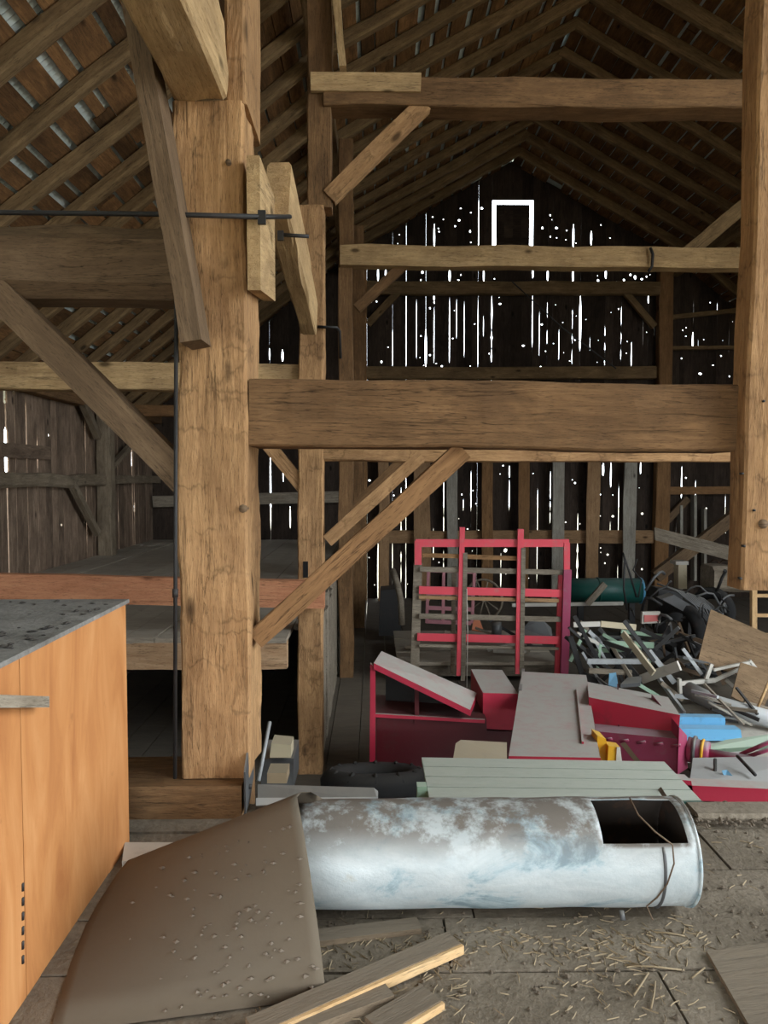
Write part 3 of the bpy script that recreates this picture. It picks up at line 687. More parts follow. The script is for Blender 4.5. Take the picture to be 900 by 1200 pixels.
# ---- third, fourth bents
D3, D4 = 10.3, 13.75
t = vpost('timber_post', X(397, 500, D3), X(414, 500, D3), D3, .26, ZL, 6.2, 'oak_beam', None, seg=16, jit=.02, cham=.012, label='third timber post back along the mow edge', cat='post')
vpost('timber_post', 6.3, 6.6, D3, .28, ZL, 6.2, 'oak_beam', None, seg=10, jit=.02, cham=.012, label='right-hand post of the third bent', cat='post')
zt, zb2 = Z(640, 293, D3), Z(640, 317, D3)
beam('tie_beam', (X(399, 300, D3), D3-.02, (zt+zb2)/2+.02), (6.5, D3-.02, (zt+zb2)/2), .24, zt-zb2, 'oak_pale', seg=18, jit=.025, cham=.012, label='pale hewn tie beam crossing just below the glowing hay door', cat='beam')
gbeam('brace', (418, 362), (472, 312), D3+.05, 11, .1, 'oak_beam', None, seg=3, label='slim brace under the pale tie beam by the third post', cat='brace')
gbeam('strut', (795, 305), (905, 214), D3+.25, 16, .14, 'rafter', None, seg=4, jit=.01, label='dark strut rising right from the pale tie beam', cat='brace')
tube('iron_hook', [P(762, 290, D3-.2), P(765, 298, D3-.2), P(764, 312, D3-.2), P(760, 318, D3-.2)], .02, 'black_iron', None, 6, label='black iron hook looped over the pale tie beam', cat='hook')
gbeam('brace', (412, 596), (472, 538), D3+.08, 10, .1, 'oak_beam', None, seg=3, label='slim brace seen behind the lower brace of the second post', cat='brace')
zz = Z(400, 536, D3)
t = vpost('timber_post', X(412, 500, D4), X(427, 500, D4), D4, .26, ZL, 6.2, 'oak_beam', None, seg=14, jit=.02, cham=.012, label='fourth timber post back nearest the gable', cat='post')
zz = Z(170, 481, D4)
beam('tie_beam', (XL+.28, D4+.1, zz), (X(412, 500, D4), D4+.1, zz), .2, .2, 'brace_brown', seg=8, jit=.02, label='far cross beam over the hay mow by the wall post', cat='beam')
for xx, lab in ((-.6, 'long purlin under the left roof break'), (XP2, 'long purlin under the right roof break')):
    beam('purlin', (xx, YF+.05, 6.3), (xx, YB-.05, 6.3), .2, .2, 'rafter', None, seg=14, jit=.015, cham=.012, label=lab, cat='beam')
tube('cable', [P(600, 330, 13), P(660, 385, 13), P(722, 432, 13)], .012, 'black_iron', None, 5, label='thin dark cable slanting across the gable wall', cat='cable')

# ================================================================== FOREGROUND
# ---- plywood box
YBX0, YBX1 = .9, 3.2
cr = P(147, 702, YBX1); bxx, bzt = cr.x, cr.z
t = thing('plywood_box', 'large orange plywood box with a grimy debris-strewn top', 'box', (bxx-.8, 2.0, 0))
ys_ = PX(23, 800, bxx).y
box('side_panel', (bxx-.018, ys_+.002, 0.0), (bxx, YBX1, bzt-.02), 'plywood', t)
box('side_panel', (bxx-.018, YBX0, 0.0), (bxx, ys_-.002, bzt-.02), 'plywood', t)
box('back_panel', (bxx-1.4, YBX1-.018, 0), (bxx-.02, YBX1-.002, bzt-.02), 'plywood', t)
box('front_panel', (bxx-1.4, YBX0, 0), (bxx-.02, YBX0+.018, bzt-.02), 'plywood', t)
box('left_panel', (bxx-1.42, YBX0, 0), (bxx-1.402, YBX1, bzt-.02), 'plywood', t)
prism('lid', [(bxx-1.44, YBX0-.01, bzt-.018), (bxx+.012, YBX0-.01, bzt-.018), (bxx+.012, YBX1+.012, bzt-.018), (bxx-1.44, YBX1+.012, bzt-.018)], (0, 0, .016), 'box_grime', t)
for i in range(6):
    p = PX(26, 1035+i*17, bxx); q = PX(26, 1044+i*17, bxx)
    tube('staple', [p+Vector((.002, 0, 0)), q+Vector((.002, 0, 0))], .005, 'black_iron', t, 5)
prism('stick', [PX(-60, 812, bxx+.05), PX(58, 816, bxx+.05), PX(58, 829, bxx+.05), PX(-60, 830, bxx+.05)], (-.046, 0, 0), 'grey_wood', None, label='short grey stick end lying against the plywood box side', cat='stick')
def scatter(name, n, fn, smin, smax, mat, label, cat, flat=.45, stick=False):
    vs, fs = [], []
    for _ in range(n):
        p = Vector(fn())
        if stick:
            a = random.uniform(0, math.pi); l = random.uniform(smin, smax)/2; w = random.uniform(.0008, .002); tl = random.uniform(-.12, .18)
            d = Vector((math.cos(a), math.sin(a), tl)).normalized(); s = Vector((-math.sin(a), math.cos(a), 0))*w; u = Vector((0, 0, w)); o = len(vs)
            q = p+Vector((0, 0, abs(tl)*l+w)); bend = Vector((random.uniform(-1, 1), random.uniform(-1, 1), 0))*l*.15
            for c, k in ((q-d*l, 1), (q+bend, 1), (q+d*l, .7)): vs += [c-s*k-u, c+s*k-u, c+u]
            for j in (0, 3): fs += [(o+j, o+j+1, o+j+4, o+j+3), (o+j+1, o+j+2, o+j+5, o+j+4), (o+j+2, o+j, o+j+3, o+j+5)]
        else:
            r = random.uniform(smin, smax); o = len(vs)
            for v in ((1, 0, 0), (-1, 0, 0), (0, 1, 0), (0, -1, 0), (0, 0, 1), (0, 0, -1)):
                vs.append(p+Vector((v[0]*r*random.uniform(.6, 1.5), v[1]*r*random.uniform(.6, 1.5), v[2]*r*flat*random.uniform(.6, 1.3)))+Vector((0, 0, r*flat*.7)))
            for a, b in ((0, 2), (2, 1), (1, 3), (3, 0)): fs += [(o+a, o+b, o+4), (o+b, o+a, o+5)]
    return finish(name, vs, fs, mat, Matrix(), None, label=label, cat=cat, kind='stuff')
scatter('debris', 170, lambda: (bxx-random.random()**1.3*1.1-.02, random.uniform(1.6, 3.18), bzt-.002), .006, .018, 'dark_chip', 'crumbs and bark flakes scattered on the plywood box top', 'debris', .35)

# ---- galvanised pipe
PR, PYc, PZc = .188, 2.71, .205
pxl, pxr = X(352, 1000, PYc), P(797, 960, PYc).x
t = thing('galvanised_pipe', 'big dusty galvanised pipe lying across the deck with a cut-out end', 'pipe', ((pxl+pxr)/2, PYc, 0))
def pipe_mesh():
    nA, nL = 64, 60; vs, fs = [], []
    wx0, wx1 = P(692, 960, PYc).x, P(786, 960, PYc).x
    a_lo, a_hi = math.radians(147), math.radians(82)   # opening between these angles (0 = +y back, 90 = up, 180 = front)
    xs = sorted(set([pxl+(pxr-pxl)*i/nL for i in range(nL+1)]))
    ds = [min(range(len(xs)), key=lambda i: abs(xs[i]-w)) for w in (wx0, wx1)]
    xs[ds[0]], xs[ds[1]] = wx0, wx1
    yaw = .0
    for r in (PR, PR-.004):
        for i, x in enumerate(xs):
            for k in range(nA):
                a = 2*math.pi*k/nA; rr = r+.0035*noise.noise((x*6, math.cos(a)*2, math.sin(a)*2))
                vs.append((x-(pxl+pxr)/2, math.cos(a)*rr, PZc+math.sin(a)*rr))
    N = len(xs)*nA
    def cut(i, k):
        a = 2*math.pi*(k+.5)/nA; return ds[0] <= i < ds[1] and a_hi < a < a_lo
    for i in range(len(xs)-1):
        for k in range(nA):
            if cut(i, k): continue
            q = (i*nA+k, i*nA+(k+1) % nA, (i+1)*nA+(k+1) % nA, (i+1)*nA+k)
            fs += [q, tuple(N+j for j in reversed(q))]
            for di, dk, e in ((0, 1, (1, 2)), (0, -1, (3, 0)), (1, 0, (2, 3)), (-1, 0, (0, 1))):
                ii = i+di
                if ii < 0 or ii >= len(xs)-1 or cut(ii, (k+dk) % nA):
                    a, b = q[e[0]], q[e[1]]; fs.append((a, b, N+b, N+a))
    return vs, fs, N
vs, fs, NP = pipe_mesh()
me_o = finish('shell', vs, fs, 'galvanised', Matrix.Translation(((pxl+pxr)/2, PYc, 0)), t)
fin = [f for f in fs if min(f) >= NP]
me = me_o.data; me.materials.append(MATS['pipe_inside'])
for p_ in me.polygons:
    if min(p_.vertices) >= NP: p_.material_index = 1
me.polygons.foreach_set('use_smooth', [True]*len(me.polygons))
tube('end_cap', [(pxr-.012, PYc, PZc), (pxr-.006, PYc, PZc)], PR-.005, 'pipe_inside', t, 32, smooth=False)
tube('end_rim', ring((pxr, PYc, PZc), (1, 0, 0), PR, 40), .006, 'galvanised', t, 6, closed=True)
tube('seam_band', ring((P(748, 1000, PYc).x, PYc, PZc), (1, 0, 0), PR+.0015, 40)[0:1]+[Vector((P(757, 1000, PYc).x, PYc-math.cos(a)*(PR+.001), PZc+math.sin(a)*(PR+.001))) for a in [math.radians(v) for v in range(20, -62, -8)]][1:] if False else [Vector((P(757, 1000, PYc).x, PYc-math.cos(math.radians(v))*(PR+.001), PZc+math.sin(math.radians(v))*(PR+.001))) for v in range(30, -62, -8)], .006, 'dusty_steel', t, 6)
tube('screw', [Vector((P(714, 1060, PYc).x, PYc-PR*.72, .055)), Vector((P(714, 1060, PYc).x, PYc-PR*.82, .03))], .009, 'dusty_steel', t, 8)
# wire hooked over the opening
w = [P(738, 935, 2.66), P(748, 955, 2.55), P(768, 975, 2.5), P(788, 990, 2.5), P(790, 1012, 2.48), P(782, 1036, 2.5), P(770, 1052, 2.53), P(758, 1062, 2.55), P(765, 1078, 2.5)]
tube('wire', w, .003, 'wire_rust', None, 5, label='rusty wire hooked over the opening in the pipe', cat='wire')
# dark bent strap in front of the green boards
st = [(727, 872), (740, 888), (755, 905), (768, 921), (778, 936), (785, 948)]
vs = []
for i, (a, b) in enumerate(st):
    D = 4.25-.62*i/5-(.9*(i/5)**4*.9); p = P(a, b, D); q = P(a+6-2*i/5, b-2, D); vs += [p, q, p+Vector((0, .006, 0)), q+Vector((0, .006, 0))]
fs = []
for i in range(len(st)-1):
    o = i*4
    for a, b in ((0, 1), (1, 3), (3, 2), (2, 0)): fs.append((o+a, o+b, o+4+b, o+4+a))
fs += [(0, 1, 3, 2), (20, 21, 23, 22)]
finish('bent_strap', vs, fs, 'wire_rust', Matrix(), None, label='dark curved strap bending over the pipe end and green boards', cat='strap')

# ---- brown flared sheet hood
rt = [P(382, 1169, 2.21), P(378, 1130, 2.25), P(371, 1075, 2.31), P(363, 1020, 2.37), P(355, 970, 2.43), P(350, 945, 2.47), P(348, 934, 2.51), P(353, 928, 2.56), P(364, 928, 2.62), P(378, 936, 2.68)]
lf = [PZ(58, 1212, .004), PZ(70, 1168, .004), PZ(84, 1125, .004), PZ(100, 1085, .004), PZ(120, 1050, .01), PZ(137, 1024, .03), PZ(150, 1008, .05), PZ(172, 1000, .06), PZ(190, 996, .05), PZ(200, 996, .02)]
vs, fs = [], []; nu, nv = 22, len(rt)
for layer in range(2):
    for i in range(nu+1):
        u = i/nu
        for j in range(nv):
            p = rt[j].lerp(lf[j], u); b = math.sin(math.pi*u)*.028*math.sin(math.pi*min(1, (j+.5)/8))
            p = p+Vector((.3, -.7, .65)).normalized()*b
            p.z = max(p.z, .002)
            if layer: p = p+Vector((.0, .004, -.003))
            vs.append(p)
N = (nu+1)*nv
for i in range(nu):
    for j in range(nv-1):
        q = (i*nv+j, (i+1)*nv+j, (i+1)*nv+j+1, i*nv+j+1); fs += [q, tuple(N+k for k in reversed(q))]
for i in range(nu):
    for j in (0, nv-1): fs.append((i*nv+j, (i+1)*nv+j, N+(i+1)*nv+j, N+i*nv+j))
for j in range(nv-1):
    for i in (0, nu): fs.append((i*nv+j, i*nv+j+1, N+i*nv+j+1, N+i*nv+j))
hood = finish('sheet_hood', vs, fs, 'brown_sheet', Matrix(), None, True, label='brown bent sheet metal hood leaning over the left end of the pipe', cat='hood')
def on_hood():
    u = min(.95, abs(random.gauss(.28, .2))+.02); jf = random.uniform(.1, 4.5); j = int(jf)
    p = rt[j].lerp(rt[j+1], jf-j).lerp(lf[j].lerp(lf[j+1], jf-j), u); b = math.sin(math.pi*u)*.028*math.sin(math.pi*min(1, (jf+.5)/8))
    return p+Vector((.3, -.7, .65)).normalized()*(b+.002)
scatter('debris', 120, on_hood, .004, .011, 'chip', 'flakes of dirt stuck on the brown sheet hood', 'debris', .5)

# ---- loose boards on the deck
def fboard(a, b, wd, th, z, mat, label, side=1, dz=0.0):
    p, q = PZ(*a, z+th), PZ(*b, z+th+dz); d = (q-p); d.z = 0; d.normalize(); n = Vector((-d.y, d.x, 0))*wd*side
    return prism('loose_board', [p, q, q+n, p+n], (0, 0, -th), mat, None, label=label, cat='board')
fboard((300, 1211), (540, 1105), .075, .032, .01, 'dusty_board', 'longest loose board with a fresh orange edge beside the hood')
fboard((330, 1215), (462, 1166), .085, .03, .0, 'dusty_board', 'splintered loose board lying between two longer ones')
fboard((450, 1212), (517, 1172), .09, .03, .0, 'dusty_board', 'short loose board at the bottom of the frame')
fboard((365, 1104), (494, 1088), .07, .022, .0, 'dusty_board', 'grey board lying half under the galvanised pipe')
# pale freshly split edges of the boards
def sliver(a, b, th, z, label):
    p, q = PZ(*a, z+th), PZ(*b, z+th); d = (q-p).normalized(); n = Vector((d.y, -d.x, 0))*.012
    prism('split_lath', [p, q, q+n, p+n], (0, 0, -th), 'sawn_pale', None, label=label, cat='lath')
sliver((300, 1212), (541, 1106), .03, .009, 'fresh orange lath along the longest loose board')
sliver((452, 1213), (518, 1173), .022, .002, 'fresh pale lath along the short loose board')
# thick board lying on the deck at right
fb = [PZ(828, 1114, .018), PZ(960, 1097, .018), PZ(1010, 1190, .018), PZ(884, 1212, .018)]
prism('deck_patch', fb, (0, 0, -.017), 'dusty_board', None, label='flat dirty board patch on the deck at the right edge', cat='board')
# sill along the deck edge at right
beam('sill_beam', (X(812, 960, 3.4), 3.42, .012), (XR, 3.42, .012), .16, .05, 'deck_dirt', None, seg=10, jit=.02, cham=.02, label='debris-covered sill along the deck edge right of the pipe', cat='beam')
def fl(x0, x1, y0, y1): return lambda: (random.uniform(x0, x1), random.uniform(y0, y1), 0.002)
def straw_pos():
    r = random.random()
    if r < .35: return (random.uniform(-.25, 1.15), 2.47+random.gauss(0, .045), .003)
    if r < .5: return (random.gauss(.82, .18), random.gauss(2.35, .12), .003)
    if r < .62: return (random.uniform(-.2, .3), random.gauss(2.3, .1), .003)
    return (random.uniform(-.4, 1.7), random.uniform(1.75, 3.3), .003)
scatter('straw_litter', 800, straw_pos, .015, .05, 'straw', 'pale straw stalks strewn on the deck around the pipe', 'straw', stick=True)
scatter('floor_debris', 900, lambda: (random.uniform(-.4, 1.9), 2.45+random.gauss(0, .1), 0) if random.random() < .35 else (random.uniform(-.5, 1.9), random.uniform(1.75, 3.4), 0), .003, .011, 'clod', 'clods and crumbs of dirt littering the deck', 'debris', .6)
scatter('floor_debris', 260, lambda: (random.uniform(1.15, 1.9), random.gauss(3.36, .05), .02), .008, .018, 'clod', 'ridge of chaff and dirt along the right sill', 'debris', .6)
for a, b, lab in (((732, 1131), (802, 1137), 'pale twig lying level on the deck below the pipe'), ((760, 1140), (743, 1166), 'pale twig pointing toward the camera on the deck'), ((768, 1150), (763, 1182), 'thin pale twig lying nearest the bottom of the frame'), ((826, 1134), (811, 1146), 'short twig near the dirty board patch'), ((767, 1092), (803, 1097), 'twig lying just below the open end of the pipe')):
    tube('twig', [PZ(*a, .006), PZ((a[0]+b[0])/2+1, (a[1]+b[1])/2-1, .009), PZ(*b, .006)], .0032, 'straw', None, 5, label=lab, cat='twig')
# white board end between box and hood
prism('white_board', [PZ(143, 1009, .03), PZ(203, 1007, .03), PZ(203, 987, .03), PZ(146, 987, .03)], (0, 0, -.028), 'white_paint', None, label='white board end lying between the plywood box and the sill', cat='board')
# metal channel behind the hood
t = thing('metal_channel', 'grey metal channel lying on the deck edge behind the hood', 'channel', P(370, 938, 3.55))
slab('web', [P(302, 936, 3.5), P(443, 938, 3.5), P(443, 927, 3.55), P(438, 923, 3.55), P(302, 919, 3.55)], .006, 'dusty_steel', t)
slab('lip', [P(300, 944, 3.46), P(443, 938, 3.5), P(443, 934, 3.5), P(300, 935, 3.5)], .005, 'light_grey', t)

# ================================================================== SUNKEN BAY
# things under the mow between the posts
for q, D, m, lab in (([(316, 888), (341, 888), (341, 873), (318, 871)], 5.4, 'cream_paint', 'small cream block on the shelf behind the main post'), ([(313, 918), (336, 918), (336, 906), (313, 906)], 5.2, 'tan_board', 'lowest small box seen between the two posts')):
    pxbox('wooden_block', q, D, .18, m, None, label=lab, cat='block')
pxbox('crate', [(306, 925), (344, 925), (344, 889), (306, 889)], 5.45, .4, 'dusty_steel', None, label='dark crate standing between the two posts', cat='crate')
tube('pole', [P(303, 915, 5.0), P(316, 846, 5.3)], .014, 'light_grey', None, label='pale pole leaning in the dark gap behind the main post', cat='pole')
gbeam('shelf_board', (120, 911), (204, 911), 4.6, 5, .1, 'grey_wood', None, label='narrow board in the dark opening beside the plywood box', cat='board')

# ---- green plank panel
zg = .03
t = thing('tailgate', 'pale green panel of four boards lying on the deck edge behind the pipe', 'panel', PZ(650, 920, zg))
A, B, Cc, Dd = PZ(503, 935, zg), PZ(822, 938, zg), PZ(778, 892, zg), PZ(494, 887, zg)
for i in range(4):
    a, b = i/4, (i+1)/4-.012
    prism('board', [A.lerp(Dd, a), B.lerp(Cc, a), B.lerp(Cc, b), A.lerp(Dd, b)], (0, 0, -.024), 'green_plank', t)
prism('edge_strip', [A+Vector((0, -.012, -.004)), B+Vector((0, -.012, -.004)), B+Vector((0, -.002, -.004)), A+Vector((0, -.002, -.004))], (0, 0, -.03), 'dark_green', t)
pxbox('batten', [(489, 938), (503, 938), (500, 922), (489, 922)], 3.66, .06, 'pale_green', t)

# ---- red baler
t = thing('hay_baler', 'dusty red hay baler filling the sunken bay behind the green boards', 'baler', (1.4, 6.4, ZL))
zc1 = -.36
lid = [PZ(596, 886, zc1), PZ(703, 888, zc1), PZ(687, 791, zc1), PZ(612, 787, zc1)]
chute = prism('feed_chute', lid, (0, 0, -.03), 'red_paint', t)
prism('chute_body', [p+Vector((.012, .012, -.032)) for p in lid], (0, 0, -.14), 'shaded_dark_red', t)
a = lid[1].lerp(lid[0], .17); b = lid[2].lerp(lid[3], .17)
beam('chute_rib', a.lerp(b, .12)+Vector((0, 0, .008)), a.lerp(b, .75)+Vector((0, 0, .008)), .014, .02, 'red_paint', t)
beam('chute_rim', lid[0]+Vector((0, -.01, -.01)), lid[1]+Vector((0, -.01, -.01)), .02, .035, 'red_paint', t)
D = 6.75
pxbox('left_box', [(566, 854), (607, 856), (607, 813), (566, 812)], D, .85, 'red_paint', t)
beam('box_seam', P(607, 811, D)+Vector((.02, 0, .01)), P(611, 786, D+.85)+Vector((.02, 0, .012)), .03, .02, 'dusty_steel', t)
pxbox('left_underside', [(570, 895), (612, 895), (610, 858), (570, 856)], D+.1, .6, 'shaded_dark_red', t)
# bale chamber on the right
f1 = [P(690, 854, 6.3), P(795, 861, 5.9), P(797, 838, 5.9), P(690, 817, 6.3)]
zt = 0
tp = [f1[3], f1[2], P(783, 817, 6.75), P(688, 799, 7.1)]
def hexa(name, bot4, top4, mat, parent):
    c = sum(bot4+top4, Vector())/8
    return finish(name, [p-c for p in bot4+top4], [(0, 1, 2, 3), (4, 5, 6, 7), (0, 1, 5, 4), (1, 2, 6, 5), (2, 3, 7, 6), (3, 0, 4, 7)], mat, Matrix.Translation(c), parent)
dz = Vector((0, 0, .22)); 
hexa('chamber_cover', [f1[0], f1[1], tp[2]-dz, tp[3]-dz], [tp[0], tp[1], tp[2], tp[3]], 'red_paint', t)
f2 = [P(700, 912, 6.1), P(795, 912, 5.75), P(797, 866, 5.75), P(698, 857, 6.1)]
hexa('chamber', [f2[0], f2[1], f2[1]+Vector((.12, .85, 0)), f2[0]+Vector((.1, .9, 0))], [f2[3], f2[2], f2[2]+Vector((.12, .85, .02)), f2[3]+Vector((.1, .9, .02))], 'purple_red', t)
beam('cover_seam', P(724, 803, 6.98)+Vector((0, 0, .008)), P(725, 852, 6.15)+Vector((0, 0, .008)), .012, .012, 'shaded_dark_red', t)
hexa('end_plate', [P(794, 908, 5.72), P(806, 900, 5.8), P(806, 900, 5.8)+Vector((.1, .85, 0)), P(794, 908, 5.72)+Vector((.1, .85, 0))],
     [P(796, 852, 5.72), P(805, 862, 5.8), P(805, 862, 5.8)+Vector((.1, .85, 0)), P(796, 850, 5.72)+Vector((.1, .85, .0))], 'purple_red', t)
for k in range(5):
    c = f2[3].lerp(f2[2], .1+.2*k)+Vector((0, -.01, -.06)); tube('bolt', [c, c+Vector((.05, -.05, .025))], .012, 'purple_red', t, 6)
# hub and drive shaft
h0 = P(806, 878, 5.85); hx = (P(900, 897, 5.55)-P(806, 878, 5.85)).normalized()
hub = tube('hub', [h0, h0+hx*.03, h0+hx*.05, h0+hx*.13, h0+hx*.16], .1, 'purple_red', t, 14, r1=.09)
tube('hub_ring', ring(h0+hx*.05, hx, .104, 16), .016, 'dusty_steel', hub, 6, closed=True)
tube('hub_ring', ring(h0+hx*.11, hx, .096, 16), .012, 'yellow_paint', hub, 6, closed=True)
tube('drive_shaft', [h0+hx*.15, h0+hx*.4, h0+hx*.9], .035, 'purple_red', t, 10, r1=.06)
# left hood with sloping lid
hl = [P(438, 777, 6.5), P(551, 832, 6.5), P(559, 812, 6.94), P(447, 763, 6.94)]
hood2 = prism('hood_lid', hl, (0, 0, -.055), 'red_paint', t)
pxbox('hood_post', [(433, 905), (440, 905), (440, 782), (434, 778)], 6.52, .06, 'red_paint', t)
pxbox('hood_post', [(486, 848), (491, 848), (491, 803), (486, 802)], 6.6, .05, 'shaded_dark_red', t)
pxbox('lower_body', [(441, 898), (572, 905), (570, 842), (441, 835)], 6.62, .55, 'shaded_dark_red', t)
pxbox('hood_back', [(452, 832), (552, 838), (552, 812), (452, 790)], 7.0, .03, 'black_iron', t)  # near-black panel paints the shade inside the hood opening
beam('body_rail', P(440, 838, 6.6), P(568, 845, 6.6), .03, .03, 'red_paint', t)
# yellow fitting & tan seat
t = thing('yellow_gearbox', 'yellow cast fitting beside the red baler chute', 'fitting', P(714, 892, 5.3))
pxbox('casting', [(700, 892), (716, 894), (710, 866), (700, 862)], 5.4, .15, 'yellow_paint', t); pxbox('bracket', [(712, 892), (728, 894), (727, 876), (713, 874)], 5.35, .1, 'yellow_paint', t); pxbox('label_plate', [(722, 893), (729, 893), (727, 876), (723, 876)], 5.34, .01, 'white_paint', t)
prism('tan_seat', [P(531, 889, 4.9), P(594, 889, 4.9), P(594, 870, 5.15), P(540, 867, 5.15), P(534, 871, 5.1)], (0, 0, -.05), 'tan_board', None, label='rounded tan board between the green panel and red baler', cat='board')
t = thing('seat_support', 'dark stand holding the rounded tan board', 'stand', P(560, 900, 5.0)); q = P(562, 880, 5.02)
box('leg', (q.x-.04, q.y, ZL), (q.x+.04, q.y+.08, q.z-.06), 'black_iron', t); box('top_plate', (q.x-.1, q.y-.02, q.z-.08), (q.x+.1, q.y+.1, q.z-.055), 'black_iron', t)
# tyre lying by the passage
t = thing('tyre', 'dark ribbed tyre casing lying in front of the baler hood', 'tyre', P(450, 910, 6.2))
c = P(440, 916, 5.9); casing = tube('casing', ring(c, (0, .25, 1), .34, 24), .11, 'rubber', t, 10, closed=True)
for k in range(12):
    a = 2*math.pi*k/12; tube('tread_bar', [c+Vector((math.cos(a)*.42, math.sin(a)*.4, .04-math.sin(a)*.1)), c+Vector((math.cos(a)*.34, math.sin(a)*.33, .115-math.sin(a)*.08))], .018, 'rubber', casing, 5)

# ---- long red drawbar frame on the right
t = thing('drawbar', 'long red steel drawbar lying on the right beyond the deck', 'bar', P(860, 930, 4.6))
DD = 4.6
pxbox('bar', [(813, 938), (1000, 946), (1000, 929), (800, 920)], DD, .12, 'red_paint', t); pxbox('end_lug', [(797, 925), (812, 927), (810, 915), (798, 914)], DD, .1, 'red_paint', t)
for px_ in (833, 886): pxbox('leg', [(px_-4, 1010), (px_+4, 1010), (px_+4, 938), (px_-4, 938)], DD+.03, .06, 'shaded_dark_red', t)
t = thing('steel_tray', 'grey dusty metal tray beneath the pink drive shaft', 'tray', P(850, 905, 5.2))
prism('tray', [P(808, 918, 4.75), P(990, 930, 4.75), P(990, 885, 5.6), P(812, 888, 5.5)], (0, 0, -.04), 'light_grey', t)
tube('lever', [P(820, 912, 5.0), P(852, 926, 4.85)], .014, 'black_iron', t); tube('lever', [P(885, 908, 4.9), P(864, 886, 5.2)], .012, 'black_iron', t); tube('post', [P(838, 890, 5.2), P(838, 915, 5.0)], .012, 'black_iron', t)
slab('blade', [P(846, 903, 5.0), P(852, 902, 5.0), P(872, 924, 4.85), P(862, 924, 4.85), P(850, 914, 4.95)], .012, 'blue_paint', None, label='small light blue scoop lying on the metal tray', cat='blade')  # flat blue blade
for a, b, lab in (((868, 884), (905, 868), 'red rod crossing above the pink drive shaft'), ((866, 890), (905, 877), 'lower red rod at the right edge')):
    tube('red_rod', [P(*a, 5.7), P(*b, 5.5)], .016, 'purple_red', None, label=lab, cat='rod')
# ---- blue boxes
t = pxbox('blue_box', [(797, 853), (850, 853), (850, 841), (794, 840)], 6.75, .1, 'blue_paint', None, label='upper light blue wooden box end right of the baler', cat='box')
t = pxbox('blue_box', [(797, 868), (870, 868), (868, 855), (797, 854)], 6.6, .12, 'blue_paint', None, label='lower longer light blue box right of the baler', cat='box')
# ---- pale boards and roll on the right
tube('grey_roll', [P(806, 808, 7.6), P(840, 825, 7.3), P(920, 848, 6.9)], .085, 'light_grey', None, 12, label='long grey pipe lying at the right edge below the plywood', cat='pipe')
prism('pale_sheet', [PZ(800, 890, -.82), PZ(930, 890, -.82), PZ(930, 836, -.82), PZ(838, 840, -.82)], (0, 0, -.03), 'white_paint', None, label='pale sheet lying flat beyond the blue boxes', cat='sheet')
prism('pale_board', [P(812, 880, 5.9), P(920, 872, 5.9), P(920, 858, 6.0), P(850, 867, 6.0)], (0, .02, -.04), 'pale_green', None, label='pale green board beside the blue boxes', cat='board')

# ---- wagon bed behind the baler
t = thing('wagon_bed', 'grey dusty wagon bed behind the baler carrying the red rack', 'wagon', (1.3, 9, ZL))
zw = -.9
for i in range(7):
    ya = 9.95+i*.3; box('bed_board', (P(470, 780, 8.6).x, ya, zw-.04), (P(690, 780, 8.6).x, ya+.29, zw+random.uniform(-.005, .008)), 'mow_board', t)
for ya in (10.0, 11.8): box('bed_sill', (P(470, 780, 8.6).x, ya, zw-.2), (P(690, 780, 8.6).x, ya+.15, zw-.045), 'lower_plank', t)
for xx in (P(480, 780, 8.6).x, P(675, 780, 8.6).x-.1):
    for ya in (10.4, 11.6): tube('wheel', [(xx, ya, ZL+.12), (xx+.14, ya, ZL+.12)], .12, 'rubber', t, 16)
box('bed_lath', (P(480, 745, 9.6).x, 10.6, zw+.012), (P(640, 745, 9.6).x, 10.75, zw+.05), 'grey_wood', t)
# ---- red rack
RD = 9.75
t = thing('wagon_rack', 'tall pinkish red slatted wagon rack standing on the wagon bed', 'rack', P(575, 795, RD))
def rk(name, x0, y0, x1, y1, mat, dep=.04, dd=0.0, sk=0): return pxbox(name, [(x0, y1), (x1, y1), (x1+sk, y0), (x0+sk, y0)], RD+dd, dep, mat, t)
rk('top_rail', 487, 632, 667, 641, 'red_rack'); rk('corner', 486, 634, 494, 662, 'red_rack', .045, -.01); rk('corner', 661, 636, 668, 670, 'red_rack', .045, -.01)
rk('post', 481, 660, 491, 790, 'grey_wood', .06, .05, 4); rk('post', 535, 618, 541, 792, 'red_rack', .05, -.05, 4); rk('post', 540, 648, 545, 798, 'grey_wood', .04, -.06, 3)
rk('post', 604, 620, 611, 790, 'red_rack', .05, -.05, 3); rk('post', 609, 642, 614, 790, 'grey_wood', .04, -.06, 2); rk('post', 657, 668, 666, 800, 'purple_red', .06, -.05, 4); rk('post', 650, 672, 657, 795, 'red_rack', .05, .04, 5)
rk('post', 528, 664, 533, 790, 'grey_wood', .04, .08, 2)
for y0, y1, m, xa_, xb_ in ((648, 653, 'brace_brown', 495, 606), (664, 670, 'grey_wood', 492, 664), (687, 696, 'red_rack', 491, 660), (698, 702, 'stud_brown', 491, 655), (719, 725, 'grey_wood', 491, 657), (742, 751, 'red_rack', 489, 656), (755, 758, 'grey_wood', 491, 655)):
    pxbox('slat', [(xa_, y1), (xb_, y1+4), (xb_, y0+4), (xa_, y0)], RD, .03, m, t)
tube('cord', [P(547, 690, RD-.1), P(548, 740, RD-.1), P(547, 806, RD-.12)], .006, 'white_paint', t, 5)
